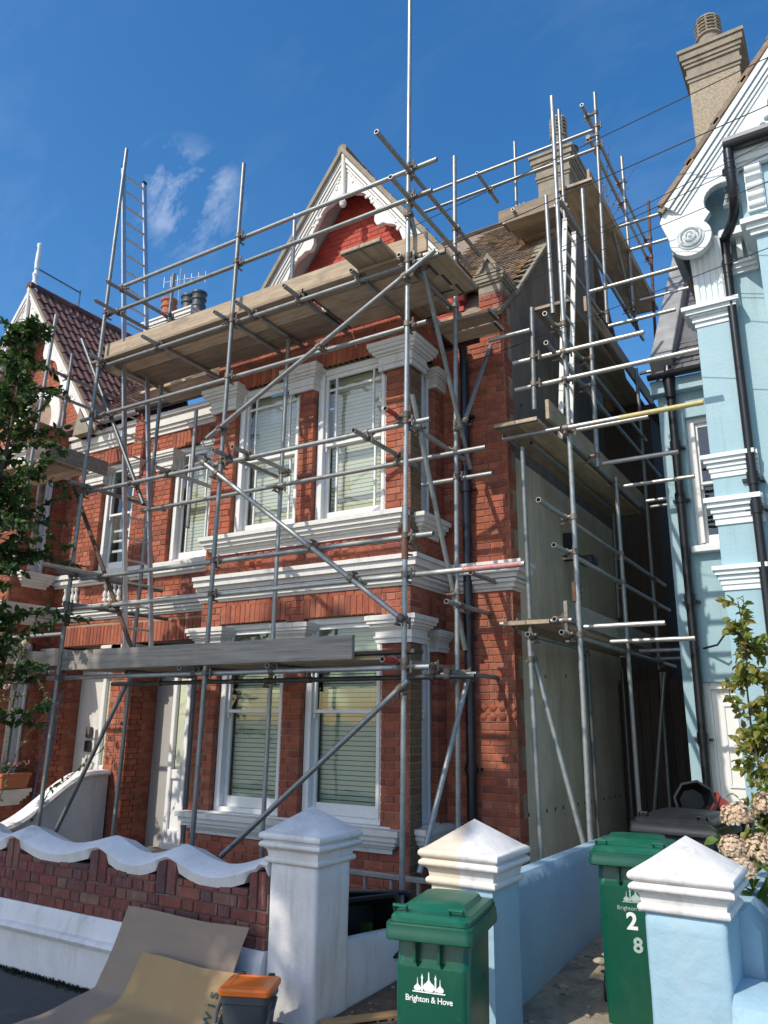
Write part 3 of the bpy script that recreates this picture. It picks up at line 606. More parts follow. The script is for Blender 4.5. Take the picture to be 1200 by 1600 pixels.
# side wall: toothed brick quoin, then cement render
qd = []; z = GZ; k = 0
quo = MB()
while z < 6.7:
    wd = .225 if k % 2 else .115
    for j in range(3):
        if z+j*.075 < 6.72: quo.box(-3.054, -3.033, YM+.005, YM+wd, z+j*.075, z+j*.075+.068, .004)
    z += .225; k += 1
quo.build('quoin', m_brick, H)
sw = MB(); prof = [(YM+.01, GZ), (11.65, GZ), (11.65, 9.7), (11.0, 10.40), (YM+.3, 6.80), (YM+.01, 6.80)]
sw.prism([(YM+.01, GZ), (11.65, GZ), (11.65, 4.78), (YM+.01, 4.78)], FX(-3.04), .002, .22); sw.build('side_wall', m_grey_render, H); sw = MB(); sw.prism([(YM+.01, 4.782), (11.65, 4.782)]+prof[2:], FX(-3.04), .008, .22); sw.build('side_wall', m_oldrender, H)
mb = MB()
for i in range(16):
    mb.obox((-3.04, 7.75+i*.26, 1.02-.004*i), (.004, .012, .018), None, 0)
for i, (y, z) in enumerate(((7.9, 2.46), (8.4, 2.40), (9.1, 2.44), (8.0, 5.5), (8.9, 5.45))): mb.obox((-3.04, y, z), (.004, .011, .018))
mb.build('damp_injection_plugs', m_black, H)
mb = MB(); mb.box(-3.04, -2.93, 9.25, 9.31, 3.86, 4.22, .01); mb.path([(-2.95, 9.28, 4.0), (-2.80, 9.25, 3.86), (-2.70, 9.2, 3.84)], .025, 8); mb.box(-2.80, -2.62, 9.1, 9.3, 3.76, 3.88, .02); mb.build('floodlight', m_black, H)
mb = MB(); mb.box(-4.2, -2.35, 11.7, 17, .1, 6.6); mb.box(-4.3, -2.25, 11.62, 17.1, 6.6, 6.7); mb.build('rear_wing', m_fence, H)
# inner rooms behind the windows
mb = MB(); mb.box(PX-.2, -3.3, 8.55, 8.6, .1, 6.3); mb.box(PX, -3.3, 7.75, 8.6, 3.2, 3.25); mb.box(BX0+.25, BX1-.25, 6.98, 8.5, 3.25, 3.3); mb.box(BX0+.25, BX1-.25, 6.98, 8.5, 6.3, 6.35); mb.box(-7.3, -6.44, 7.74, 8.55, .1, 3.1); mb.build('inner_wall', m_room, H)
# porch: white panel, sidelight frame and door set back
def porch_door(house, x0, x1, y, flip, sw=.34):
    mb = MB(); mb.box(x0, x1, y, y+.05, GZ+.12, 3.1); o = mb.build('door_surround', m_white if flip else m_shadepanel, house)
    mb = MB(); a, b = x1-sw, x1-.002
    for u0, u1 in ((a, a+.07), (b-.07, b)): mb.box(u0, u1, y-.07, y, GZ+.14, 2.9, .008)
    mb.box(a+.08, b-.08, y-.065, y-.002, 1.12, 1.24, .008); mb.box(a+.08, b-.08, y-.065, y-.002, GZ+.14, GZ+.38, .008); mb.box(a+.08, b-.08, y-.065, y-.002, 2.5, 2.9, .008)
    mb.box(a+.08, b-.08, y-.03, y-.004, GZ+.38, 1.12, .004); mb.box(a-.02, b+.02, y-.09, y, GZ+.12, GZ+.22, .01); f = mb.build('sidelight', m_wood_white, house)
    pane(FY(y), a+.09, b-.09, -.03, 1.24, 2.5, f)
    mb = MB(); mb.box(a+.085, b-.085, y-.012, y-.002, 1.24, 2.5); mb.build('curtain', m_blind, f)
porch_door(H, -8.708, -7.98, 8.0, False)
mb = MB(); mb.box(-7.97, -6.9, 8.10, 8.15, GZ+.12, 3.1); mb.build('front_door', m_dblue, H); mb = MB(); mb.box(-8.71, -6.9, 7.76, 8.2, 3.05, 3.1); mb.build('porch_ceiling', m_white, H)
mb = MB(); mb.box(-8.712, -6.7, YM-.25, 8.5, GZ, GZ+.14, .01); mb.box(-8.6, -7.0, YM-.6, YM-.25, GZ, GZ+.07, .01); mb.build('doorstep', m_stone, H)
# roof of gable and main roof
def roof_plane(house, mname, pts, m, th=.06):
    mb = MB(); P = [Vector(p) for p in pts]; n = (P[1]-P[0]).cross(P[2]-P[0]).normalized()*th; n = n if n.z < 0 else -n; k = len(P)
    mb.add(P+[p+n for p in P], [tuple(range(k)), tuple(range(k, 2*k))[::-1]]+[(i, k+i, k+(i+1) % k, (i+1) % k) for i in range(k)]); return mb.build(mname, m, house)
def tiles_plain(house, o, uv, vv, nu, nv, wu, wv, m, name, keep=None, th=.014, lip=.02):
    """overlapping plain tiles on a slope: o eave corner, uv along the eave, vv up the slope (unit vectors)"""
    mb = MB(); n = uv.cross(vv).normalized()
    if n.z < 0: n = -n
    for j in range(nv):
        for i in range(-1, nu):
            u = (i+(.5 if j % 2 else 0))*wu; p = o+uv*(u+wu/2)+vv*(j*wv)
            if keep and not keep(p): continue
            tl = random.uniform(-.004, .004); hw_ = wu/2-.004; a = p-uv*hw_; b = p+uv*hw_; up_ = vv*(wv*1.6)
            A = [a+n*(lip+th+tl), b+n*(lip+th-tl), b+up_+n*th*.6, a+up_+n*th*.6, a+n*(lip+tl), b+n*(lip-tl)]
            mb.add(A, [(0, 1, 2, 3), (4, 5, 1, 0), (4, 0, 3), (1, 5, 2)])
    o_ = mb.build(name, m, house, fix=False)
    if o_: tag(o_, kind='stuff')
    return o_
for sd in (-1, 1):
    x1, z1 = GA+sd*1.62, GZT+.02-1.62*GS
    roof_plane(H, 'gable_roof', [(GA, BY-.06, GZT+.03), (GA, 11, GZT+.03), (x1, 11, z1), (x1, BY-.06, z1)], m_oldtile, .05)
    vv = Vector((-sd, 0, GS)).normalized()
    tiles_plain(H, Vector((x1, BY-.1, z1+.012)), Vector((0, 1, 0)), vv, 20, 26, .165, .105, m_oldtile, 'roof_tiles', keep=lambda p: p.z < GZT+.02 and p.y > BY-.02)
    q = lambda l_, t_, sd=sd: (GA+sd*l_, GZT-l_*GS-t_)
    mb = MB(); mb.prism([q(0, -.07), q(1.64, -.07), q(1.64, .02), q(0, .02)], FY(0), BY-.13, BY+.02); mb.build('verge', m_stone, H)
mb = MB()
for i in range(8): mb.tube((GA, BY-.12+i*.42, GZT+.03), (GA, BY+.3+i*.42, GZT+.03), .075, 10, .068)
mb.build('ridge_tiles', m_oldtile, H, smooth=True)
MS = 1.055
roof_plane(H, 'roof', [(-9.0, YM-.12, 6.44), (-3.02, YM-.12, 6.44), (-3.02, 11, 6.44+(11-YM+.12)*MS), (-9.0, 11, 6.44+(11-YM+.12)*MS)], m_oldtile, .05)
roof_plane(H, 'roof', [(-9.0, 11, 10.36), (-3.02, 11, 10.36), (-3.02, 14.5, 6.7), (-9, 14.5, 6.7)], m_oldtile, .05)
vv = Vector((0, 1, MS)).normalized()
def keep_main(p): return p.x < -3.03 and (abs(p.x-GA) > (GZT-p.z)/GS-.02) and (p.x > -4.6 or p.x < -6.2) and (p.y < 9.4 or p.x > -4.6) and (p.z < 10.3) and not (p.x > -3.38 and p.y < 7.85)
tiles_plain(H, Vector((-8.96, YM-.15, 6.45)), Vector((1, 0, 0)), vv, 36, 47, .165, .105, m_oldtile, 'roof_tiles', keep=keep_main)
mb = MB(); a, b = Vector((-3.06, YM+.3, 6.85)), Vector((-3.06, 11, 10.45)); mb.obox((a+b)/2, (.09, (b-a).length/2, .02), Matrix.Rotation(math.atan2(b.z-a.z, b.y-a.y), 3, 'X'), .004); mb.build('verge', m_stone, H)
# chimney
def chimney(house, x0, x1, y0, y1, z0, z1, m, pots, mcap=None, pm=None, capk=1.0):
    mb = MB(); mb.box(x0, x1, y0, y1, z0, z1-.02, .01); st = mb.build('chimney', m, house)
    mb = MB(); k = capk; mb.sweep([(x0, y0), (x1, y0), (x1, y1), (x0, y1)], mould(z1-.52*k, [(.015, .05*k), (.035, .05*k), (.015, .12*k), (.04, .05*k), (.06, .06*k), (.085, .10*k), (.11, .05*k)]), closed=True)
    zt = z1-.52*k+.48*k; mb.box(x0-.10, x1+.10, y0-.10, y1+.10, zt-.03, zt+.005); mb.box(x0+.03, x1-.03, y0+.03, y1-.03, zt, zt+.10, .02); mb.build('chimney_cap', mcap or m_stone, st)
    for (px_, py_, r, h, typ, pmat) in pots:
        mb = MB(); zb_ = zt+.08
        if typ == 'louvre':
            mb.lathe([(r*.9, 0), (r*.95, h*.45), (r*1.12, h*.47), (r*1.12, h*.52)], (px_, py_, zb_), 16)
            for q in range(4): mb.lathe([(r*1.12, 0), (r*1.15, h*.03), (r*1.0, h*.05)], (px_, py_, zb_+h*(.57+q*.10)), 16)
            for a in range(8): mb.box(px_+r*1.02*math.cos(a*math.pi/4)-.012, px_+r*1.02*math.cos(a*math.pi/4)+.012, py_+r*1.02*math.sin(a*math.pi/4)-.012, py_+r*1.02*math.sin(a*math.pi/4)+.012, zb_+h*.5, zb_+h*.96)
            mb.lathe([(r*1.12, h*.95), (r*1.0, h*1.02), (r*.6, h*1.09), (.001, h*1.12)], (px_, py_, zb_), 16); mb.lathe([(r*.7, h*.5), (r*.7, h*.95)], (px_, py_, zb_), 12)
        else:
            mb.lathe([(r, 0), (r*.92, h*.3), (r*1.05, h*.33), (r*1.05, h*.42), (r*.9, h*.45), (r*.9, h*.62), (r*1.08, h*.65), (r*1.08, h*.72), (r*.9, h*.75), (r*.95, h*.9), (r*1.12, h*.92), (r*1.12, h), (r*.8, h), (r*.8, h*.8)], (px_, py_, zb_), 16)
        mb.build('chimney_pot', pmat, st, smooth=True)
    return st
chimney(H, -3.66, -3.12, 10.8, 11.75, 9.3, 11.22, m_stone, [(-3.32, 11.0, .135, .72, 'louvre', m_stone), (-3.25, 11.45, .12, .42, 'pot', m_rust)])
mb = MB(); c = Vector((-3.86, 10.7, 10.15)); 
for k in range(5): mb.tube(c+Vector((-.02*k, 0, .06*k-.15)), c+Vector((-.22+.05*k, 0, .10*k-.2)), .012, 6)
mb.tube(c+Vector((-.15, 0, -.3)), c+Vector((-.10, 0, .2)), .012, 6); mb.build('aerial', m_alu, H)
# ---------------------------------------------------------------- left brick house (mirror half, with tiled gable)
LH = thing('brick_house', 'left neighbouring red brick house with brown tiled gable roof and white bargeboards', 'house', (-11, 9, GZ))
mort = MB(); groups = []
LBX = -10.62; doorL = (-10.40, -9.12, GZ, 2.93); winL = (-9.76, -9.05, 4.03, 5.74)
backing(mort, FY(YM), LBX, PX-.001, GZ, 6.3, [doorL, winL])
groups.append(('Y', YM, lay(LBX, PX-.001, GZ, 6.22, [doorL, winL, (-10.36, -10.02, 3.56, 3.80), (-9.45, -9.05, 3.56, 3.80)], [(-10.50, -9.0, 2.93, 3.22), (-9.79, -9.02, 5.74, 5.97)])))
backing(mort, FX(LBX), YB+.241, YM, GZ, 6.42, retW); groups.append(('X', LBX, lay(YB+.004, YM, GZ, 6.42, retW, [(6.97, 7.28, 2.97, 3.2), (6.97, 7.28, 5.92, 6.15)])))
backing(mort, FY(YB), -13.48, LBX, GZ, 6.42, []); groups.append(('Y', YB, lay(-12.4, LBX, GZ, 6.42)))
mort.box(LBX, -10.402, YM+.26, 8.1, GZ, 3.1); groups.append(('X', -10.40, lay(YM+.004, 8.0, GZ, 2.95)))
groups.append(('Y', YM-.125, lay(-8.99, -8.80, 5.66, 6.5))); groups.append(('X', -8.797, lay(YM-.12, YM+.1, 5.66, 6.5)))
mort.build('mortar', m_mortar, LH); put_bricks(LH, groups, m_brick)
LA, LZ = -12.05, 9.44; YG2 = 7.75; hw = (LZ-.2-zb)/GS
gm = MB(); gm.prism([(LA-hw, zb), (LA+hw, zb), (LA, LZ-.2)], FY(YG2), .004, .25); gm.build('gable_mortar', m_mortar, LH)
C2 = (-11.95, 6.95, .62)
gb = MB()
for a, b, c, d in lay(LA-hw, LA+hw, zb, LZ, [], test=lambda u, w: w < LZ-.28-abs(u-LA)*GS and math.hypot(u-C2[0], w-C2[1]) > .58): gb.obox(((a+b)/2, YG2+.018, (c+d)/2), ((b-a)/2, .02, (d-c)/2), None, .005)
tag(gb.build('gable_brickwork', m_brick, LH, fix=False), kind='stuff')
aw = curve_mesh('round_window', [circ(*C2[:2], .64, 32, 0, 350), circ(*C2[:2], .44, 32, 0, 350)], .12, .02, FY(YG2-.04), m_white, LH)
curve_mesh('pane', [circ(*C2[:2], .46, 32, 0, 350)], .006, 0, FY(YG2+.03), m_glass, aw)
for sd in (-1, 1): bargeboard(LH, LA, LZ, GS, 2.2, BY, sd, m_white, cusps=3, width=.34)
mb = MB(); mb.lathe(PEND, (LA, BY-.06, LZ), 12); mb.build('pendant', m_white, LH, smooth=True)
mb = MB(); mb.lathe([(.08, -.05), (.07, .12), (.035, .18), (.045, .26), (.06, .30), (.035, .36), (.025, .40), (.045, .43), (.035, .47), (.045, .52), (.04, .72), (.03, .86), (.045, .90), (.045, .94), (.001, .98)], (LA, BY, LZ), 14); mb.build('finial', m_blue_white, LH, smooth=True)
for sd in (-1, 1):
    x1, z1 = LA+sd*2.3, LZ+.02-2.3*GS
    roof_plane(LH, 'gable_roof', [(LA, BY-.06, LZ+.03), (LA, 10.2, LZ+.03), (x1, 10.2, z1), (x1, BY-.06, z1)], m_tile, .05)
    mb = MB(); p = lambda l_, t_: (LA+sd*l_, LZ-.07-l_*GS-t_); mb.prism([p(0, 0), p(2.2, 0), p(2.2, .03), p(0, .03)], FY(0), BY+.03, YG2+.06); mb.build('soffit', m_plaster, LH)
# big interlocking tiles, each its own piece
def roll_tile():
    mb = MB(); n = 14; wd, lg = .305, .40; V = []
    for j, (y, lift) in enumerate(((0, .030), (lg, .004))):
        for t_ in (.0, -.018):
            for i in range(n+1):
                u = i/n*wd; q = (u/wd*2) % 1; roll = .028*max(0, math.sin(math.pi*min(1, q/.55)))**.8 if q < .55 else 0
                V.append((u, y, lift+roll+t_))
    k = n+1; F = []
    for i in range(n): F += [(i, i+1, 2*k+i+1, 2*k+i), (k+i+1, k+i, i, i+1)[::-1]]
    F += [(0, 2*k, 3*k, k), (n, k+n, 3*k+n, 2*k+n)]
    mb.add(V, F); return mb.mesh('roof_tile', m_tile, smooth=25)
tm = roll_tile(); vv = Vector((-1, 0, GS)).normalized(); uv = Vector((0, 1, 0)); nv = uv.cross(vv); nv = nv if nv.z > 0 else -nv
rotm = Matrix((uv, vv, nv)).transposed()
if rotm.determinant() < 0: rotm = Matrix((-uv, vv, nv)).transposed()
e0 = Vector((LA+2.32, BY-.08, LZ+.03-2.32*GS))
sl_len = 2.32*math.hypot(1, GS)
for j in range(12):
    for i in range(10):
        p = e0+uv*(.305*i)+vv*(.315*j)+nv*.004
        if (rotm @ Vector((1, 0, 0))).y < 0: p = p+uv*.305
        if j*.315 > sl_len-.25: continue
        o = link('roof_tile', tm, LH); mw = rotm.to_4x4(); mw.translation = p-OFF[LH]; o.matrix_local = mw
        o.rotation_euler.x += random.gauss(0, .006)
mb = MB()
for i in range(7): mb.tube((LA, BY-.1+i*.45, LZ+.04), (LA, BY+.36+i*.45, LZ+.04), .085, 10, .078)
mb.build('ridge_tiles', m_tile, LH, smooth=True)
mb = MB(); q = lambda l_, t_: (LA+l_, LZ+.0-l_*GS-t_); mb.prism([q(0, -.05), q(2.34, -.05), q(2.34, .03), q(0, .03)], FY(0), BY-.10, BY-.05); mb.build('verge', m_stone, LH)
mb = MB(); mb.prism([(-10.32, 6.25), (-9.95, 6.25), (-9.86, 6.55), (-9.9, 6.75), (-10.2, 6.8)], FY(0), BY-.05, YM+.1); mb.build('corbel', m_stone, LH)
roof_plane(LH, 'roof', [(-15, YM-.12, 6.44), (-9.01, YM-.12, 6.44), (-9.01, 11, 10.16), (-15, 11, 10.16)], m_tile, .05)
tiles_plain(LH, Vector((-10.3, YM-.15, 6.45)), Vector((1, 0, 0)), Vector((0, 1, MS)).normalized(), 8, 22, .165, .105, m_tile, 'roof_tiles', keep=lambda p: p.x < -9.0 and p.z > LZ-(p.x-LA)*GS)
mb = MB(); mb.sweep([(LBX+.02, YM), (PX+.04, YM)], mould(6.0, [(.03, .06), (.06, .05), (.09, .10), (.05, .04), (.12, .06)])); mb.build('eaves_moulding', m_white, LH)
gutter(LH, -10.3, PX+.03, YM-.19, 6.41, m=m_lead)
mb = MB(); mb.box(-8.99, -8.80, YM-.12, YM+.1, 5.66, 6.5, .01); mb.build('party_pier', m_mortar, LH)
sash(LH, FY(YM), *winL, margin=False, blind=None, split=.52, lowbars=True)
for a, b, c, d in retW: sash(LH, FX(LBX), a, b, c, d, margin=False, blind='cream', split=.52, jamb=.05)
for (a, b, z) in ((6.93, 7.30, .70), (6.93, 7.30, 3.80)):
    mb = MB(); pr_ = mould(z, [(.03, .05), (.06, .03), (.10, .04), (.13, .05), (.16, .05)]); mb.sweep([(LBX-.1, a), (LBX, a), (LBX, b), (LBX-.1, b)], [(o*.8, zz) for o, zz in pr_]); mb.build('sill', m_white, LH)
mb = MB(); mb.sweep([(-13.5, YB), (LBX, YB), (LBX, YM+.02)], mould(3.24, [(.02, .03), (.05, .05), (.085, .03), (.06, .015), (.10, .05), (.15, .07), (.18, .045)])); mb.build('cornice', m_white, LH)
for z in (2.66, 5.66): capital(LH, LBX-.2, LBX+.02, 7.27, YM-.02, z-.05, .9); capital(LH, LBX-.3, LBX+.02, YB-.02, 6.97, z, 1.1)
mb = MB(); mb.box(-13.6, -9.0, 8.55, 8.6, .1, 6.3); mb.box(-13, PX-.3, 7.76, 8.5, 3.25, 3.3); mb.build('inner_wall', m_room, LH)
porch_door(LH, -10.398, -9.56, 8.0, True, .26); mb = MB(); mb.box(-9.555, -9.0, 8.08, 8.12, GZ+.12, 3.1, .004); mb.build('front_door', m_wood_white, LH)
mb = MB(); mb.box(-10.44, -9.1, YM-.25, 8.5, GZ, GZ+.14, .01); mb.build('doorstep', m_stone, LH)
# shared porch cornice, parapet with balusters; each half belongs to its house
PC = [(.02, .03), (.05, .04), (.08, .03), (.05, .015), (.10, .05), (.14, .05)]
for hs_, x0, x1, gaps in ((LH, LBX+.03, PX-.002, [(-10.36, -10.02), (-9.45, -9.05)]), (H, PX, BX0-.02, [(-7.3, -6.95)])):
    mb = MB(); mb.sweep([(x0, YM), (x1, YM)], mould(3.30, PC)); mb.build('porch_cornice', m_white, hs_)
    mb = MB(); mb.sweep([(x0, YM), (x1, YM)], mould(3.83, [(.05, .04), (.09, .05), (.06, .03), (.12, .05)])); mb.box(x0, x1, YM-.1, YM+.14, 3.995, 4.02); mb.build('balcony_ledge', m_white, hs_)
    for a, b in gaps:
        n = 4
        mb = MB(); mb.box(a, b, YM+.006, YM+.02, 3.56, 3.82); mb.build('baluster_niche', m_white, hs_)
        for i in range(n):
            mb = MB(); mb.lathe([(.036, 0), (.036, .03), (.022, .045), (.038, .09), (.034, .12), (.018, .17), (.018, .19), (.032, .21), (.032, .25)], (a+(i+.5)*(b-a)/n, YM-.03, 3.565), 10); mb.build('baluster', m_white, hs_, smooth=True)
for hs_, xs in ((LH, ((-10.60, -10.38), (-9.14, -8.93))), (H, ((-8.918, -8.69),))):
    for a, b in xs: capital(hs_, a, b, YM-.03, YM+.2, 2.66, .9)
for hs_, xs in ((LH, ((-10.12, -9.74), (-9.07, -8.93))), (H, ((-8.5, -8.23), (-7.46, -7.2)))):
    for a, b in xs: capital(hs_, a, b, YM-.02, YM+.2, 5.42, 1.0)
# left chimney
chimney(LH, -12.0, -10.75, 9.9, 10.6, 8.5, 10.0, m_white, [(-11.75, 10.2, .16, .55, 'pot', m_terra), (-11.2, 10.25, .16, .5, 'pot', m_caddy), (-10.92, 10.25, .15, .5, 'pot', m_caddy)], mcap=m_white, capk=.8)
mb = MB(); a = Vector((-11.6, 10.3, 10.5)); mb.tube(a, a+Vector((0, 0, .9)), .014, 6); mb.tube(a+Vector((-.5, 0, .7)), a+Vector((.7, .1, .55)), .010, 6)
for k in range(7): c = a+Vector((-.5+.19*k, .02*k, .7-.025*k)); mb.tube(c-Vector((0, 0, .13)), c+Vector((0, 0, .13)), .005, 5); 
mb.build('aerial', m_alu, LH)
mb = MB(); a = Vector((LA, BY, LZ+.45)); b = a+Vector((.0, .95, -.02)); mb.tube(a, b, .013, 6); mb.tube(b+Vector((0, 0, -.45)), b+Vector((0, 0, .06)), .014, 6)
for k in range(18): c = a.lerp(b, .08+.05*k); mb.tube(c-Vector((0, 0, .05)), c, .003, 4)
mb.build('aerial', m_galv_d, LH)
# intercom, key safes and bell on the porch panel
mb = MB(); mb.box(-9.90, -9.78, 7.94, 8.0, 1.42, 1.74, .01); mb.box(-9.88, -9.80, 7.93, 7.942, 1.6, 1.7); ic = mb.build('intercom', m_steel, LH)
for z, m_ in ((1.70, m_caddy), (1.50, m_black)):
    mb = MB(); mb.box(-10.12, -10.01, 7.94, 8.0, z-.08, z+.08, .02); ks = mb.build('key_safe', m_, LH)
    if z > 1.6: mb = MB(); mb.box(-10.09, -10.025, 7.932, 7.942, z-.04, z+.07, .004); mb.build('dial', m_steel, ks)
mb = MB(); mb.lathe([(.07, 0), (.07, .02), (.045, .03)], (-10.0, 7.998, 1.24), 16, Vector((0, -1, 0))); d = mb.build('bell_plate', m_white, LH, smooth=True); mb = MB(); mb.lathe([(.03, 0), (.025, .02), (.001, .03)], (-10.0, 7.97, 1.24), 12, Vector((0, -1, 0))); mb.build('bell_push', m_black, d, smooth=True)
# ---------------------------------------------------------------- the pale blue house on the right
B = thing('blue_house', 'pale blue rendered house with white carved gable and black downpipes', 'house', (1, 9, GZ))
mb = MB(); YBL = 7.5; bx0 = -.95
mb.box(bx0, 4.5, YBL, 14, GZ, 6.9); 
mb.prism([(bx0, 6.9), (4.5, 6.9), (1.85, 10.2)], FY(YBL), 0, .3)
mb.build('wall', m_blue, B)
mb = MB(); mb.box(bx0-.03, -.68, YBL-.08, YBL+.3, GZ, 5.75, .004); mb.build('pilaster', m_blue, B)
mb = MB(); mb.box(-.66, -.58, YBL-.03, YBL, GZ, 5.7, .003); mb.build('panel_edge', m_blue, B)
STR = [(.012, .05), (.022, .045), (.036, .03), (.03, .012), (.058, .04), (.078, .04)]
for z, k in ((4.11, 1), (3.66, 1.15), (3.06, 1)):
    mb = MB(); mb.sweep([(bx0-.03, YBL+.2), (bx0-.03, YBL-.08), (-.68, YBL-.08), (-.68, YBL-.03), (-.58, YBL-.03)], mould(z, [(o*k, d*k) for o, d in STR])); mb.box(bx0-.1, -.6, YBL-.15, YBL+.1, z+.2*k, z+.216*k)
    mb.sweep([(-.42, YBL), (4.4, YBL)], mould(z-.01, [(o*k, d*k) for o, d in STR])); mb.build('string_course', m_blue_white, B)
mb = MB(); mb.sweep([(bx0-.03, YBL+.2), (bx0-.03, YBL-.08), (-.68, YBL-.08), (-.68, YBL)], mould(5.66, [(.01, .05), (.03, .05), (.05, .02), (.08, .04), (.11, .04)])); mb.box(bx0-.1, -.62, YBL-.17, YBL+.1, 5.84, 5.862); mb.build('pilaster_capital', m_blue_white, B)
# fluted corbel
mb = MB()
for i in range(5):
    x = bx0+.006+i*.055; mb.prism([(YBL-.08, 5.865), (YBL+.1, 5.865), (YBL+.1, 6.5), (YBL-.26, 6.5), (YBL-.14, 6.2)], lambda u, d, w, x=x: (x+d, u, w), 0, .03)
mb.prism([(YBL-.07, 5.862), (YBL+.1, 5.862), (YBL+.1, 6.5), (YBL-.248, 6.5), (YBL-.128, 6.2)], lambda u, d, w: (bx0-.01+d, u, w), 0, .29); mb.build('corbel', m_blue_white, B)
# carved bargeboard with scroll foot
s_ = 1.27; ln = math.hypot(1, s_); F0 = Vector((-1.126, 6.87)); E_ = Vector((1, s_))/ln; Nn = Vector((s_, -1))/ln
T = lambda l_, p_: (F0.x+E_.x*l_+Nn.x*p_, F0.y+E_.y*l_+Nn.y*p_)
vc = (-.16, .396); outl = [(-.02, 0), (4.6, 0), (4.6, .36)]
l0 = 4.6
for k in range(6):                                             # cusped inner edge, from the top down
    a = 4.5-k*.72
    if a < .7: break
    for i in range(13):
        an = math.pi*i/12; outl.append((a-.22+.20*math.cos(an), .44-.19*math.sin(an)))
    outl += [(a-.47, .46), (a-.50, .53), (a-.60, .55), (a-.66, .50)]
for i in range(11): an = math.pi*(.05+.9*i/10); outl.append((.30+.17*math.cos(an), .44-.17*math.sin(an)))
for i in range(19): an = R(5+235*i/18); outl.append((vc[0]+.19*math.cos(an), vc[1]+.19*math.sin(an)))
outl.append((-.12, .03))
tre = []
for a in (4.0, 3.28, 2.56, 1.84, 1.12, .56):
    for q in range(3):
        an = R(90+120*q); tre.append([(a-.01+.042*math.cos(an)+.036*math.cos(R(30*i)), .40+.042*math.sin(an)+.036*math.sin(R(30*i))) for i in range(12)])
bo = curve_mesh('bargeboard', [[T(*p) for p in outl]]+[[T(*p) for p in h] for h in tre], .07, .006, FY(7.19), m_blue_white, B)
mb = MB()
for p0, p1, th in ((.0, .05, .07), (.06, .10, .05), (.115, .135, .035), (.15, .17, .02)): mb.prism([T(.02, p0), T(4.6, p0), T(4.6, p1), T(.02, p1)], FY(7.155), -th, .004)
mb.build('moulding', m_blue_white, bo)
mb = MB(); vx, vz = T(*vc)
for r, h in ((.13, .012), (.105, .03), (.075, .018), (.055, .045), (.03, .03)): mb.lathe([(r, 0), (r, h), (r-.012, h+.008), (r-.02, h), (max(.002, r-.024), .004)], (vx, 7.152, vz), 28, Vector((0, -1, 0)))
mb.lathe([(.02, 0), (.018, .06), (.001, .07)], (vx, 7.152, vz), 12, Vector((0, -1, 0))); mb.build('volute', m_blue_white, bo, smooth=True)
mb = MB(); mb.prism([T(0, .02), T(4.6, .02), T(4.6, .05), T(0, .05)], FY(0), 7.23, YBL+.02); mb.build('soffit', m_blue_white, B)
roof_plane(B, 'roof', [(F0.x-.06, 7.10, F0.y+.0), (F0.x-.06, 12, F0.y+.0), (1.85, 12, F0.y+.0+(1.85-F0.x)*s_+.08), (1.85, 7.10, F0.y+(1.85-F0.x)*s_+.08)], m_stone, .06)
roof_plane(B, 'roof', [(1.85, 7.10, F0.y+(1.85-F0.x)*s_+.08), (1.85, 12, F0.y+(1.85-F0.x)*s_+.08), (4.8, 12, 6.9), (4.8, 7.1, 6.9)], m_stone, .06)
for i in range(9):                                             # verge tiles stepping up the rake
    a = Vector((T(i*.46, -.02)[0], 0, T(i*.46, -.02)[1])); mb = MB(); mid_ = a+Vector((E_.x, 0, E_.y))*.25; mb.obox((mid_.x, 7.36, mid_.z+.035), (.27, .28, .026), Matrix.Rotation(-math.atan2(E_.y, E_.x)+R(2.5), 3, 'Y'), .004); mb.build('verge_tile', m_oldtile, B)
# lead hopper at the foot of the verge
mb = MB(); mb.prism([(-1.17, 6.92), (-1.03, 6.98), (-1.04, 6.45), (-1.10, 6.40)], FY(0), 7.22, 7.8); mb.build('valley_gutter', m_lead, B)
chimney(B, -1.12, -.42, 10.4, 11.1, 8.8, 11.75, m_roughcast, [(-.80, 10.7, .17, .62, 'louvre', m_stone)], mcap=m_stone, capk=1.15)
# right bay: entablature with brackets and gutter
mb = MB(); mb.box(-.42, 3, 6.95, YBL, 6.40, 6.96, .004); mb.box(-.34, 3, 7.0, YBL, 2.0, 6.4, .004); mb.build('bay', m_blue, B)
mb = MB(); mb.sweep([(-.44, YBL), (-.44, 6.9), (3, 6.9)], mould(6.90, [(.02, .04), (.05, .06), (.08, .04)])); mb.sweep([(-.36, YBL), (-.36, 6.98), (3, 6.98)], mould(6.22, [(.02, .05), (.05, .05), (.09, .05)])); mb.build('bay_cornice', m_blue_white, B)
for i in range(4):
    x = -.36+i*.42; mb = MB()
    for j in range(5): mb.tube((x, 6.93-.035*j*0, 6.50+j*.095), (x+.13, 6.93, 6.50+j*.095), .055-.004*(4-j), 10)
    mb.box(x-.01, x+.14, 6.92, 6.96, 6.44, 6.93); mb.build('bracket', m_blue_white, B, smooth=True)
for i in range(3): mb = MB(); mb.box(-.64+i*.1, -.59+i*.1, YBL-.12, YBL, 6.28, 6.5, .004); mb.build('dentil', m_blue_white, B)
mb = MB(); mb.box(-.68, -.36, YBL-.2, YBL, 6.5, 6.58); mb.build('soffit_board', m_blue_white, B); mb = MB(); mb.sweep([(-.70, YBL), (-.37, YBL)], mould(6.16, [(.04, .04), (.07, .04), (.10, .03)])); mb.build('dentil_moulding', m_blue_white, B)
gutter(B, -.5, 3, 6.77, 7.09, .065)
mb = MB(); mb.box(-.5, 3, 6.72, 7.4, 7.11, 7.15); mb.build('bay_roof', m_lead, B)
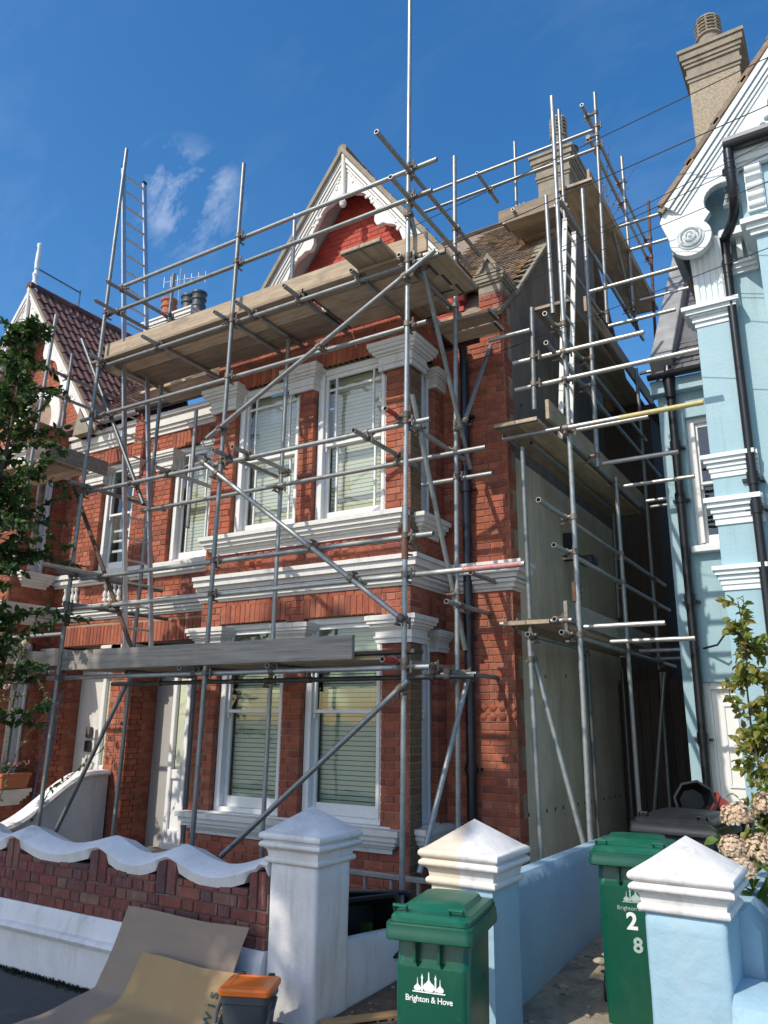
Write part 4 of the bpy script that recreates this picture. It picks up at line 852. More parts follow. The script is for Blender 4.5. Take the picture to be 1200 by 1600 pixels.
mb = MB(); mb.path([(-.465, 6.77, 7.04), (-.465, 6.775, 6.90), (-.467, 6.79, 6.76), (-.47, 6.82, 6.64), (-.475, 6.87, 6.56), (-.49, 6.95, 6.505), (-.52, 7.05, 6.48), (-.56, 7.16, 6.475), (-.60, 7.26, 6.485), (-.63, 7.34, 6.50)], .045, 12)
mb.path([(-.62, 7.34, 6.55), (-.64, 7.38, 6.42), (-.64, 7.38, 6.2)], .045, 12); mb.tube((-.64, 7.38, 6.25), (-.64, 7.38, .3), .042, 14)
for z in (6.22, 3.99, 3.72, 2.2): mb.tube((-.64, 7.38, z), (-.64, 7.38, z+.12), .052, 14); mb.box(-.73, -.55, 7.39, YBL, z+.04, z+.07)
for zz in (6.86, 6.7): mb.tube((-.475, 6.79+(.92-zz+5.94)*.25, zz), (-.48, 6.81+(.92-zz+5.94)*.25, zz-.05), .062, 12)
mb.build('downpipe', m_black, B, smooth=True)
# recessed side wing with window and door
RX0, RY = -1.76, 9.3
mb = MB(); rw = [(-1.47, -.96, 3.88, 5.48), (-1.56, -.8, GZ, 2.36)]; backing(mb, FY(RY), RX0, bx0+.02, GZ, 6.02, rw, depth=.3, front=0); mb.box(RX0, RX0+.3, RY+.301, 14, GZ, 6.02); mb.build('side_wing_wall', m_blue, B)
mb = MB(); mb.box(RX0-.06, bx0+.1, RY-.12, RY+.05, 5.80, 5.98, .01); mb.build('fascia', m_blue, B)
wn_ = sash(B, FY(RY), *rw[0], margin=False, blind=None, split=.48); mb = MB(); mb.box(-1.52, -.95, RY-.10, RY+.08, 3.80, 3.88, .01); mb.build('sill', m_blue_white, B)
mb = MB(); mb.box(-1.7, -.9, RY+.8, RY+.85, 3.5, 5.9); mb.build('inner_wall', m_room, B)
mb = MB(); mb.box(-1.56, -1.49, RY+.05, RY+.18, GZ, 2.36, .006); mb.box(-.87, -.8, RY+.05, RY+.18, GZ, 2.36, .006); mb.box(-1.49, -.87, RY+.05, RY+.18, 2.28, 2.36, .006); fr = mb.build('door_frame', m_wood_white, B)
mb = MB(); mb.box(-1.49, -.87, RY+.10, RY+.14, GZ, 2.28, .004)
for a, b, c, d in ((-1.39, -1.22, 1.25, 2.12), (-1.14, -.97, 1.25, 2.12), (-1.39, -1.22, .35, 1.05), (-1.14, -.97, .35, 1.05)):
    for q in ((a, b, c, c+.025), (a, b, d-.025, d), (a, a+.025, c+.025, d-.025), (b-.025, b, c+.025, d-.025)): mb.box(q[0], q[1], RY+.085, RY+.102, q[2], q[3], .003)
mb.build('door', m_wood_white, B)
roof_plane(B, 'side_wing_roof', [(RX0-.05, RY-.16, 6.02), (bx0+.1, RY-.16, 6.02), (bx0+.1, 12.2, 9.4), (RX0-.05, 12.2, 9.4)], m_slate, .05)
tiles_plain(B, Vector((RX0+.35, RY-.17, 6.03)), Vector((1, 0, 0)), Vector((0, 2.96+.4, 3.38)).normalized(), 4, 14, .2, .17, m_slate, 'roof_tiles')
mb = MB(); a, b = Vector((RX0+.10, RY-.1, 6.16)), Vector((RX0+.10, 12.2, 9.60)); an = math.atan2(b.z-a.z, b.y-a.y)
mb.obox((a+b)/2, (.13, (b-a).length/2, .10), Matrix.Rotation(an, 3, 'X'), .01); mb.build('coping', m_lead, B)
mb = MB(); mb.tube((-1.585, RY-.10, 5.98), (-1.585, RY-.10, .3), .05, 12); mb.lathe([(.06, 0), (.075, .25), (.07, .3), (.04, .42)], (-1.585, RY-.12, 5.72), 12)
for z in (5.05, 4.4, 3.2, 1.7): mb.tube((-1.585, RY-.10, z), (-1.585, RY-.10, z+.12), .062, 12); mb.box(-1.68, -1.49, RY-.06, RY, z+.03, z+.06)
mb.build('downpipe', m_black, B, smooth=True)
gutter(B, RX0-.06, bx0, RY-.19, 6.02, .055)
mb = MB(); mb.path([(-1.5, RY-.05, 2.72), (-1.33, RY-.2, 2.74), (-1.24, RY-.22, 2.85), (-1.12, RY-.05, 2.86)], .012, 6); mb.build('lamp_bracket', m_black, B)
# ---------------------------------------------------------------- fence at the end of the passage
FE = thing('timber_fence', 'dark vertical board fence closing the passage between the houses', 'fence', (-2.4, 11.3, .15))
mb = MB(); mb.box(-3.02, -1.78, 11.36, 11.42, .7, .78); mb.box(-3.02, -1.78, 11.36, 11.42, 2.2, 2.28); mb.build('rail', m_fence, FE)
for i in range(9): mb = MB(); x = -3.02+i*.138; mb.box(x+.003, x+.135, 11.33, 11.36, .16, 2.5+random.uniform(-.01, .01), .004); mb.build('board', m_fence, FE)
# ---------------------------------------------------------------- front garden wall
GW = thing('garden_wall', 'low brick garden wall with scalloped white coping and white plinth', 'wall', (-6, 4.4, 0))
WY, wx0, wx1 = 4.30, -8.2, -3.50
mort = MB()
def copz(x):                                  # scalloped top: peaks over the upright bricks, dips between
    P = [-7.55, -6.92, -6.20-.03, -5.16, -4.42, -3.58]; 
    for a, b in zip(P, P[1:]):
        if a <= x <= b: t_ = (x-a)/(b-a); return .965-.095*math.sin(math.pi*t_)**1.25
    return .995
soldz = [(-6.30, -6.13), (-5.26, -5.06), (-4.53, -4.33), (-3.66, -3.51)]
mort.box(wx0, wx1, WY+.006, WY+.30, .2, .80)
for a, b in soldz: mort.box(a, b, WY+.006, WY+.30, .80, .93)
mort.build('mortar', m_gmortar, GW)
rects = lay(wx0, wx1, .475, .80+.02, [(a, b, .70, 2) for a, b in soldz], [])
for a, b in soldz:
    n = 2
    for i in range(n): rects.append((a+i*(b-a)/n+.004, a+(i+1)*(b-a)/n-.004, .706, .935))
rects = [r_ for r_ in rects if r_[3] > .93 or r_[3] < min(copz(r_[0]), copz(r_[1]))-.028]
put_bricks(GW, [('Y', WY, rects)], m_gbrick, 300, .006)
mb = MB(); n = 140; V = []; F = []
for i in range(n+1):
    x = wx0+(wx1-wx0)*i/n; zt = copz(x); lowz = min(zt-.035, max(.80, zt-.08)); 
    for s2 in soldz:
        if s2[0]-.01 < x < s2[1]+.01: lowz = zt-.028
    V += [(x, WY-.006, lowz), (x, WY-.026, zt-.010), (x, WY+.0, zt+.012), (x, WY+.16, zt+.055), (x, WY+.33, zt+.0), (x, WY+.33, lowz)]
for i in range(n):
    a, b = i*6, (i+1)*6
    for k in range(6): l_ = (k+1) % 6; F.append((a+k, b+k, b+l_, a+l_))
F += [tuple(range(6)), tuple(range(n*6, n*6+6))]; mb.add(V, F); mb.build('coping', m_render, GW, smooth=30)
mb = MB(); mb.sweep([(wx0, WY), (wx1+.002, WY)], [(-.3, -.1), (.045, -.1), (.05, .27), (.085, .285), (.10, .31), (.085, .335), (.055, .345), (.04, .42), (.012, .474), (-.3, .474)]); mb.build('plinth', m_render, GW, smooth=30)
# ---------------------------------------------------------------- gate pillars
def roll(cx, cz, r, a0, a1, n=7): return [(cx+r*math.cos(R(a0+(a1-a0)*i/n)), cz+r*math.sin(R(a0+(a1-a0)*i/n))) for i in range(n+1)]
CAPP = [(-.03, 0), (.004, 0)]+roll(.006, .021, .021, -80, 80)+[(.010, .046), (.012, .058)]+roll(.047, .062, .034, 178, 95, 6)+[(.047, .098)]+roll(.040, .116, .018, -70, 80)+[(.034, .142)]+roll(.036, .168, .024, -75, 75)+[(.030, .196), (-.03, .20)]
from mathutils import noise as mnoise
def rough(o, amp=.004, sc=3.0, cuts=14):
    b_ = bmesh.new(); b_.from_mesh(o.data); bmesh.ops.subdivide_edges(b_, edges=[e for e in b_.edges if e.calc_length() > .06], cuts=cuts, use_grid_fill=True)
    b_.normal_update(); off = Vector((o.data.vertices[0].co.x*7, 3, 1))
    for v in b_.verts: v.co += Vector(v.normal)*(mnoise.noise(v.co*sc+off)*amp+mnoise.noise(v.co*sc*4+off)*amp*.5)
    b_.to_mesh(o.data); b_.free(); o.data.polygons.foreach_set('use_smooth', [True]*len(o.data.polygons)); o.data.set_sharp_from_angle(angle=R(60)); return o
def pillar(x0, y0, w, body, capm, label, split=None):
    t_ = thing('gate_pillar', label, 'gate pillar', (x0+w/2, y0+w/2, 0), 'gate pillars along the pavement')
    z0 = 1.0
    def shaft(a, b, m): mb = MB(); mb.box(a, b, y0, y0+w, -.05, z0+.004, .014 if not split else 0); return rough(mb.build('shaft', m, t_))
    def cap(a, b, m, l, r, nm):
        pts = []
        if l and r: mb = MB(); mb.sweep([(a, y0), (b, y0), (b, y0+w), (a, y0+w)], [(o, z0+z) for o, z in CAPP], closed=True)
        elif l: mb = MB(); mb.sweep([(b, y0+w), (a, y0+w), (a, y0), (b, y0)], [(o, z0+z) for o, z in CAPP])
        else: mb = MB(); mb.sweep([(a, y0), (b, y0), (b, y0+w), (a, y0+w)], [(o, z0+z) for o, z in CAPP])
        zt = z0+.196; cx, cy = x0+w/2, y0+w/2; e = .029
        ya, yb = y0-e, y0+w+e; xa, xb = (a-e if l else a), (b+e if r else b); za = 1.345
        if l and r: mb.add([(xa, ya, zt), (xb, ya, zt), (xb, yb, zt), (xa, yb, zt), (cx, cy, za)], [(0, 1, 4), (1, 2, 4), (2, 3, 4), (3, 0, 4), (0, 3, 2, 1)])
        elif l: mb.add([(xa, ya, zt), (cx, ya, zt), (cx, yb, zt), (xa, yb, zt), (cx, cy, za)], [(0, 1, 4), (2, 3, 4), (3, 0, 4), (0, 3, 2, 1), (1, 2, 4)])
        else: mb.add([(cx, ya, zt), (xb, ya, zt), (xb, yb, zt), (cx, yb, zt), (cx, cy, za)], [(0, 1, 4), (1, 2, 4), (2, 3, 4), (0, 3, 2, 1), (3, 0, 4)])
        return mb.build('cap', m, t_, smooth=50)
    if split:
        m1, m2, c1, c2 = split; xm = x0+w/2; shaft(x0, xm, m1); shaft(xm, x0+w, m2); cap(x0, xm, c1, True, False, 0); cap(xm, x0+w, c2, False, True, 0)
    else: shaft(x0, x0+w, body); cap(x0, x0+w, capm, True, True, 0)
    return t_
pillar(-3.495, 4.30, .38, m_render, m_render, 'white rendered gate pillar at the end of the brick garden wall')
pillar(-2.295, 4.30, .38, None, None, 'gate pillar painted half cream and half blue behind the green bin', (m_cream, m_blue_r, m_cream, m_render))
pillar(-1.095, 4.30, .38, m_blue_r, m_render, 'blue gate pillar with white pyramid cap in the right foreground')
# low walls running back from the pillars
def low_wall(name, x0, x1, y0, y1, z0, z1, m, label, round_=.03):
    mb = MB(); n = 30; V = []; F = []
    for i in range(n+1):
        y = y0+(y1-y0)*i/n; zt = z0+(z1-z0)*i/n; V += [(x0, y, -.1), (x0, y, zt-round_), (x0+round_, y, zt), (x1-round_, y, zt), (x1, y, zt-round_*1.3), (x1+.004*math.sin(i*1.3), y, -.1)]
    for i in range(n):
        a, b = i*6, (i+1)*6
        for k in range(6): l_ = (k+1) % 6; F.append((a+k, b+k, b+l_, a+l_))
    F += [tuple(range(6)), tuple(range(n*6, n*6+6))]; mb.add(V, F); return single(mb, name, m, label, 'wall', smooth=40)
low_wall('low_wall', -2.235, -2.045, 4.682, 7.4, .955, .93, m_blue_r, 'low blue rendered wall running back from the half blue pillar', .05)
low_wall('low_wall', -3.30, -3.14, 4.682, 5.72, .50, .40, m_render, 'knee-high white rendered wall behind the white gate pillar', .05)
low_wall('low_wall', -.83, -.62, 4.682, 6.9, .98, .96, m_blue_r, 'low pale blue wall behind the blue pillar under the hydrangea', .07)
mb = MB(); mb.sweep([(-.715, 4.32), (6, 4.32)], [(-.3, -.1), (.06, -.1), (.06, .50), (.10, .54), (.11, .60), (.08, .66), (.0, .69), (-.3, .69)]); single(mb, 'low_wall', m_blue_r, 'low blue front wall with rounded top right of the blue pillar', 'wall', smooth=35)
mb = MB(); mb.box(-2.1, -1.75, 10.6, 11.3, .2, 1.0, .04); single(mb, 'low_wall', m_blue_r, 'short low blue wall by the dark fence at the passage end', 'wall')
# swept stair wall between the two porches
mb = MB(); pts = []; top = []
for i in range(25):
    t_ = i/24; y = 5.3+2.16*t_; k = min(1, max(0, (t_-.30)/.58)); zt = .62+.58*(k*k*(3-2*k)); top.append((y, zt))
SWX = -8.93
mb.prism([(5.3, .1)]+top+[(7.46, .1)], lambda u, d, w: (SWX-d, u, w), 0, .2)
o = thing('stair_wall', 'curving white wall sweeping up between the two front doors', 'wall', (SWX-.1, 6.4, .1)); mb.build('body', m_render, o, smooth=30)
mb = MB(); V = []; F = []
for y, zt in top: V += [(SWX+.04, y, zt-.035), (SWX+.05, y, zt-.01), (SWX+.03, y, zt+.03), (SWX-.23, y, zt+.03), (SWX-.25, y, zt-.01), (SWX-.24, y, zt-.035)]
for i in range(24):
    a, b = i*6, i*6+6
    for k in range(6): l_ = (k+1) % 6; F.append((a+k, b+k, b+l_, a+l_))
F += [tuple(range(6)), tuple(range(144, 150))]; mb.add(V, F); mb.build('coping', m_render, o, smooth=40)

# ---------------------------------------------------------------- scaffolding
FRONT_TUBES=[
('standard',-7.727,5.72,9.448,-7.905,5.72,0.22,'g'),
('standard',-5.526,5.72,8.281,-5.6,5.72,0.22,'g'),
('standard',-3.255,5.72,9.675,-3.32,5.72,0.22,'g'),
('standard',-5.286,6.42,7.938,-5.335,6.42,0.22,'g'),
('standard',-7.506,6.55,7.891,-7.673,6.55,0.22,'g'),
('standard',-6.911,6.6,5.751,-6.903,6.6,4.179,'g'),
('standard',-3.27,6.78,8.178,-3.35,6.78,0.22,'g'),
('guard_rail',-7.622,5.775,7.301,-2.976,5.775,7.301,'g'),
('guard_rail',-7.728,5.775,6.963,-3.036,5.775,6.963,'g'),
('ledger',-7.747,5.775,6.221,-2.965,5.775,6.221,'g'),
('ledger',-8.078,5.775,5.543,-3.1,5.775,5.543,'g'),
('ledger',-7.933,5.775,4.554,-3.073,5.775,4.554,'g'),
('ledger',-7.45,6.34,4.408,-2.781,6.34,4.408,'g'),
('ledger',-7.709,5.775,3.481,-3.048,5.775,3.481,'g'),
('ledger',-7.82,5.775,3.135,-2.22,5.775,3.135,'r2'),
('ledger',-8.114,5.775,2.345,-3.086,5.775,2.345,'g'),
('ledger',-7.707,6.36,2.297,-2.951,6.36,2.297,'d'),
('transom',-7.734,5.525,6.27,-7.734,6.875,6.27,'g'),
('transom',-6.784,5.527,6.27,-6.784,6.877,6.27,'g'),
('transom',-5.648,5.544,6.27,-5.648,6.894,6.27,'g'),
('transom',-5.3,5.513,6.27,-5.3,6.863,6.27,'g'),
('transom',-4.649,5.513,6.27,-4.649,6.863,6.27,'g'),
('transom',-3.888,5.633,6.27,-3.888,6.983,6.27,'g'),
('transom',-3.339,5.651,6.27,-3.339,7.001,6.27,'g'),
('guard_rail',-3.25,5.074,7.223,-3.25,7.385,7.223,'g'),
('guard_rail',-3.25,5.335,6.905,-3.25,7.074,6.905,'g'),
('guard_rail',-7.566,5.525,7.25,-7.566,7.025,7.25,'g'),
('guard_rail',-7.595,5.414,6.93,-7.595,6.714,6.93,'g'),
('transom',-7.73,5.462,4.6,-7.73,6.962,4.6,'g'),
('transom',-6.419,5.609,4.6,-6.419,6.459,4.6,'g'),
('transom',-5.473,5.501,4.6,-5.473,6.551,4.6,'g'),
('transom',-5.233,5.528,4.6,-5.233,6.478,4.6,'g'),
('transom',-3.754,5.545,4.5,-3.754,6.745,4.5,'g'),
('transom',-3.38,5.497,4.62,-3.38,7.247,4.62,'r'),
('transom',-7.768,5.466,3.53,-7.768,7.066,3.53,'g'),
('transom',-7.866,5.688,3.19,-7.866,7.288,3.19,'g'),
('transom',-3.2,6.843,3.329,-3.2,7.692,3.329,'g'),
('transom',-3.3,6.504,3.005,-3.3,7.849,3.005,'g'),
('ledger',-3.741,6.85,4.319,-2.935,6.85,4.319,'g'),
('transom',-3.379,5.486,2.395,-3.379,6.686,2.395,'r'),
('transom',-6.905,5.869,2.395,-6.905,6.869,2.395,'g'),
('transom',-5.781,5.563,2.395,-5.781,6.563,2.395,'g'),
('transom',-4.778,5.699,2.395,-4.778,6.699,2.395,'g'),
('ledger',-3.457,6.7,2.335,-3.088,6.7,2.335,'g'),
('transom',-3.22,6.369,2.345,-3.22,7.696,2.345,'g'),
('brace',-5.738,5.66,4.829,-2.946,5.66,6.19,'g'),
('brace',-5.758,5.66,4.555,-3.318,5.66,2.759,'g'),
('brace',-3.229,5.66,2.231,-5.172,5.66,0.712,'g'),
('brace',-6.93,5.9,2.246,-8.057,5.9,0.311,'g'),
('brace',-8.378,5.85,6.801,-6.862,5.85,4.292,'d'),
('brace',-8.194,5.85,4.736,-6.826,5.85,2.64,'b'),
('brace',-3.25,5.667,6.823,-3.25,6.998,4.457,'g'),
('brace',-3.36,5.954,4.928,-3.36,7.029,2.598,'g'),
('brace',-3.2,7.517,6.106,-3.2,6.758,4.879,'g'),
('brace',-3.22,6.782,2.303,-3.22,5.824,0.74,'g'),
('ledger',-2.98,6.95,5.844,-2.517,6.95,5.844,'g'),
]
SIDE_TUBES=[
('standard',-2.194,7.1,8.755,-2.229,7.1,0.2,'g'),
('standard',-2.709,7.1,4.632,-2.699,7.1,2.872,'g'),
('standard',-2.712,7.1,2.707,-2.671,7.1,0.2,'g'),
('standard',-2.504,7.0,6.122,-2.525,7.0,4.974,'g'),
('standard',-2.485,7.6,7.887,-2.475,7.6,6.341,'g'),
('standard',-2.161,8.0,8.123,-2.197,8.0,4.594,'g'),
('standard',-2.265,9.0,4.751,-2.271,9.0,0.2,'g'),
('standard',-2.306,10.8,6.958,-2.329,10.8,2.604,'g'),
('brace',-2.224,10.6,2.557,-2.591,10.6,0.2,'g'),
('standard',-2.315,10.8,2.571,-2.347,10.8,0.2,'g'),
('standard',-2.649,8.7,2.657,-2.632,8.7,0.2,'d'),
('standard',-2.711,10.4,2.606,-2.716,10.4,0.2,'d'),
('brace',-2.725,7.2,2.557,-2.184,7.2,0.3,'g'),
('standard',-2.601,8.7,10.033,-2.609,8.7,8.018,'g'),
('standard',-2.174,9.0,10.359,-2.23,9.0,6.812,'g'),
('standard',-2.221,10.6,10.477,-2.232,10.6,7.784,'g'),
('standard',-2.186,12.3,10.766,-2.301,12.3,7.305,'b'),
('standard',-3.481,9.3,10.343,-3.493,9.3,9.185,'g'),
('standard',-2.556,9.9,4.587,-2.577,9.9,3.202,'d'),
('guard_rail',-2.3,6.375,3.832,-2.3,11.473,3.832,'g'),
('guard_rail',-2.3,6.734,3.489,-2.3,11.626,3.489,'g'),
('guard_rail',-2.3,6.799,5.9,-2.3,11.015,5.9,'g'),
('guard_rail',-2.3,6.794,5.573,-2.3,11.797,5.573,'g'),
('guard_rail',-2.3,8.758,10.024,-2.3,12.647,10.024,'g'),
('guard_rail',-2.3,8.98,9.666,-2.3,12.519,9.666,'g'),
('ledger',-2.35,7.673,7.846,-2.35,11.702,7.846,'g'),
('ledger',-2.31,7.925,6.977,-2.31,9.379,6.977,'g'),
('ledger',-2.31,7.46,4.731,-2.31,10.319,4.731,'g'),
('ledger',-2.66,7.233,4.714,-2.66,10.216,4.714,'g'),
('ledger',-2.31,6.855,2.7,-2.31,11.743,2.7,'g'),
('ledger',-2.66,6.917,2.705,-2.66,8.74,2.705,'g'),
('transom',-2.232,7.3,2.789,-1.49,7.3,2.789,'l'),
('transom',-2.272,8.3,2.741,-1.417,8.3,2.741,'l'),
('transom',-2.283,9.6,2.748,-1.552,9.6,2.748,'g'),
('transom',-2.297,10.7,2.734,-1.511,10.7,2.734,'g'),
('transom',-2.964,7.0,2.824,-2.25,7.0,2.824,'g'),
('transom',-2.23,7.0,4.712,-0.934,7.0,4.712,'y'),
('transom',-2.17,7.2,4.751,-1.462,7.2,4.751,'l'),
('transom',-2.138,8.0,4.625,-1.355,8.0,4.625,'l'),
('transom',-2.174,9.0,4.641,-1.378,9.0,4.641,'l'),
('transom',-2.144,10.0,4.702,-1.762,10.0,4.702,'l'),
('transom',-2.145,10.2,4.671,-1.607,10.2,4.671,'g'),
('transom',-2.896,7.05,4.739,-2.28,7.05,4.739,'g'),
('transom',-2.753,7.05,5.563,-1.405,7.05,5.563,'l'),
('transom',-2.742,7.05,5.256,-0.932,7.05,5.256,'l'),
('transom',-2.126,7.9,6.666,-1.125,7.9,6.666,'l'),
('transom',-2.191,8.9,6.721,-1.384,8.9,6.721,'l'),
('transom',-2.25,10.0,8.844,-1.622,10.0,8.844,'l'),
('transom',-2.223,10.6,8.806,-1.629,10.6,8.806,'l'),
('transom',-2.129,10.6,7.929,-1.447,10.6,7.929,'l'),
('transom',-2.225,10.6,6.774,-1.414,10.6,6.774,'l'),
('transom',-2.189,11.0,6.828,-1.479,11.0,6.828,'g'),
('guard_rail',-5.086,9.05,9.808,-2.19,9.05,9.808,'g'),
('guard_rail',-4.894,9.05,9.497,-2.236,9.05,9.497,'g'),
('transom',-3.801,8.6,9.444,-3.801,9.35,9.444,'g'),
('brace',-2.3,9.739,9.066,-2.3,11.155,7.705,'g'),
('transom',-3.324,8.7,8.726,-3.324,9.6,8.726,'g'),
('transom',-2.583,8.7,8.494,-2.583,9.6,8.494,'g'),
('ledger',-3.445,8.9,8.68,-2.677,8.9,8.68,'g'),
('transom',-2.9,7.096,4.798,-2.9,7.792,4.798,'g'),
('transom',-2.4,7.071,4.882,-2.4,7.715,4.882,'g'),
('transom',-2.85,7.0,2.817,-2.85,7.445,2.817,'g'),
('transom',-2.4,6.939,2.834,-2.4,7.281,2.834,'g'),
]
LEFT_TUBES=[
('standard',-9.096,5.9,7.394,-9.3,5.9,3.675,'g'),
('standard',-9.64,6.6,7.233,-9.663,6.6,6.055,'g'),
('guard_rail',-9.743,5.637,6.889,-9.743,7.537,6.889,'g'),
('guard_rail',-9.698,5.568,6.515,-9.698,7.468,6.515,'g'),
('ledger',-8.78,5.8,3.134,-7.959,5.8,3.134,'g'),
('ledger',-8.469,5.8,2.417,-7.87,5.8,2.417,'r'),
('transom',-7.397,4.993,3.5,-7.397,6.193,3.5,'w'),
('ledger',-9.894,6.3,2.937,-8.628,6.3,2.937,'g'),
]
TM = {'g': m_galv, 'd': m_galv_d, 'l': m_galv_l, 'b': m_rust, 'w': m_galv_l, 'y': m_galv_l, 'r': m_galv, 'r2': m_galv_l}
def seg_near(a, b, c, d):
    u, v, w = b-a, d-c, a-c; A, Bq, Cq, D, E = u.dot(u), u.dot(v), v.dot(v), u.dot(w), v.dot(w); den = A*Cq-Bq*Bq
    if den < 1e-3*A*Cq: return None
    s_ = (Bq*E-Cq*D)/den; t_ = (A*E-Bq*D)/den
    if not (-.02 < s_ < 1.02 and -.02 < t_ < 1.02): return None
    p, q = a+u*s_, c+v*t_; return (p-q).length, p, q
def scaffold(label, tubes, base, extra=()):
    t_ = thing('scaffold', label, 'scaffolding', base, 'scaffolding round the brick houses'); TB = []
    for k, x0, y0, z0, x1, y1, z1, c in tubes:
        a, b = Vector((x0, y0, z0)), Vector((x1, y1, z1)); TB.append((a, b, k)); mb = MB(); mb.tube(a, b, .0242, 12, hollow=True)
        o = mb.build(k, TM[c], t_, smooth=50); d = (b-a).normalized()
        def sleeve(p, q, m): m2 = MB(); m2.tube(p, q, .0247, 12, cap=False); m2.build('painted_end', m, o, smooth=50)
        if c == 'r': sleeve(a, a+d*.22, m_red); sleeve(b-d*.14, b, m_red)
        if c == 'y': sleeve(b-d*.75, b, m_yel)
        if c == 'r2': sleeve(b-d*.55, b-d*.02, m_pink)
        if k == 'standard':
            m2 = MB(); lo_ = a if a.z < b.z else b; m2.box(lo_.x-.075, lo_.x+.075, lo_.y-.075, lo_.y+.075, lo_.z-.012, lo_.z) if lo_.z < .4 else None
            if m2.f: m2.build('base_plate', m_galv_d, t_)
    done = []
    for i in range(len(TB)):
        for j in range(i):
            r_ = seg_near(TB[i][0], TB[i][1], TB[j][0], TB[j][1])
            if not r_ or r_[0] > .13: continue
            dd, p, q = r_
            if any((p-e).length < .06 for e in done): continue
            done.append(p); mb = MB(); di = (TB[i][1]-TB[i][0]).normalized(); dj = (TB[j][1]-TB[j][0]).normalized()
            mb.tube(p-di*.027, p+di*.027, .034, 10); mb.tube(q-dj*.027, q+dj*.027, .034, 10)
            n = di.cross(dj).normalized(); s1 = di.cross(n).normalized()
            mb.tube(p-s1*.03-n*.02, p-s1*.062-n*.02, .016, 6); mb.tube(p-s1*.062-n*.055, p-s1*.062+n*.045, .011, 6); mb.tube(q+di*.03, q+di*.066, .016, 6); mb.tube(q+di*.064-dj*.05, q+di*.064+dj*.05, .011, 6)
            if (p-q).length > .01: mb.tube(p, q, .022, 8)
            mb.build('coupler', m_coup, t_, smooth=40)
    for (p, d) in extra:                                              # sleeve couplers joining two tubes end to end
        p, d = Vector(p), Vector(d).normalized(); mb = MB(); mb.tube(p-d*.09, p+d*.09, .031, 10)
        s1 = d.orthogonal().normalized()
        for k in (-.05, 0, .05): mb.tube(p+d*k+s1*.02, p+d*k+s1*.07, .010, 6)
        mb.build('sleeve_coupler', m_rust, t_, smooth=40)
    return t_
SF = scaffold('tall tube scaffold standing across the front of the brick house bay', FRONT_TUBES, (-5.5, 6, .2), [((-3.30, 5.72, 3.36), (0, 0, 1)), ((-7.82, 5.72, 3.02), (.016, 0, 1))])
SS = scaffold('narrow tube scaffold climbing the grey side wall to the chimney', SIDE_TUBES, (-2.5, 9, .2), [((-2.24, 7.1, 3.1), (0, 0, 1))])
SL = scaffold('scaffold on the left neighbouring house partly behind the tree', LEFT_TUBES, (-9, 6.2, 2))
# ---- boards
ORD = ['outermost', 'second', 'third', 'fourth', 'fifth', 'sixth']
def board(c0, c1, wdir, w, th, label, m, group='scaffold boards', band=True):
    """plank from c0 to c1 (centre line of its underside), wdir width direction"""
    c0, c1 = Vector(c0), Vector(c1); d = (c1-c0).normalized(); wd = Vector(wdir).normalized(); n = d.cross(wd).normalized(); n = n if n.z > 0 or abs(n.z) < .3 else -n
    rot = Matrix((d, wd, n)).transposed()
    if rot.determinant() < 0: rot = Matrix((d, -wd, n)).transposed()
    ln = (c1-c0).length; t_ = thing('scaffold_board', label, 'board', c0, group)
    mb = MB(); mb.obox((c0+c1)/2+n*th/2, (ln/2, w/2, th/2), rot, .004); mb.build('plank', m, t_)
    if band:
        for s_ in (0, 1): mb = MB(); mb.obox(c0.lerp(c1, s_)+n*th/2+d*(.02 if s_ == 0 else -.02), (.016, w/2+.0015, th/2+.0015), rot); mb.build('end_band', m_galv_d, t_)
    return t_
zu = 6.30
for i in range(4): board((-8.0+random.uniform(-.1, .25)*(1 if i else 0), 5.86+i*.231, zu+.004*(i % 2)), (-4.62+random.uniform(-.05, .05)-.0, 5.86+i*.231, zu), (0, 1, 0), .214, .038, f'{ORD[i]} long plank from the street under the upper front platform', m_board)
for i in range(4): board((-4.60, 5.86+i*.231, zu+.003*(i % 2)), (-3.22+.04*i, 5.86+i*.231, zu+.003*(i % 2)), (0, 1, 0), .214, .038, f'{ORD[i]} short plank from the street at the right of the upper front platform', m_board)
board((-8.2, 6.84, zu-.0), (-6.9, 6.84, zu), (0, 1, 0), .222, .038, 'plank at the upper platform nearest the porch roof', m_board)
board((-8.05, 7.07, zu-.0), (-6.95, 7.07, zu), (0, 1, 0), .222, .038, 'short plank tucked over the porch eaves gutter', m_board)
for i in range(2): board((-3.78+i*.232, 5.45+.0*i, zu+.042), (-3.78+i*.232, 7.0, zu+.042), (1, 0, 0), .225, .038, ('left' if i == 0 else 'right')+' of two cross planks poking out at the upper platform corner', m_boardy)
for i in range(2): board((-3.30+i*.232, 5.82+.05*i, zu+.002), (-3.30+i*.232, 6.55+.12*i, zu+.002), (1, 0, 0), .225, .038, ('inner' if i == 0 else 'outer')+' of two cross planks outside the corner pole', m_boardy)
board((-3.62, 6.95, 6.12), (-2.9, 6.95, 6.12), (0, 1, 0), .225, .038, 'lower plank by the pier top beneath the upper platform', m_board)
board((-3.62, 7.2, 6.12), (-2.95, 7.2, 6.12), (0, 1, 0), .225, .038, 'plank against the brick pier beneath the upper platform', m_board)
board((-7.80, 5.818, 6.345), (-5.45, 5.818, 6.345), (0, 0, 1), 0, .0, 'x', m_board) if False else None
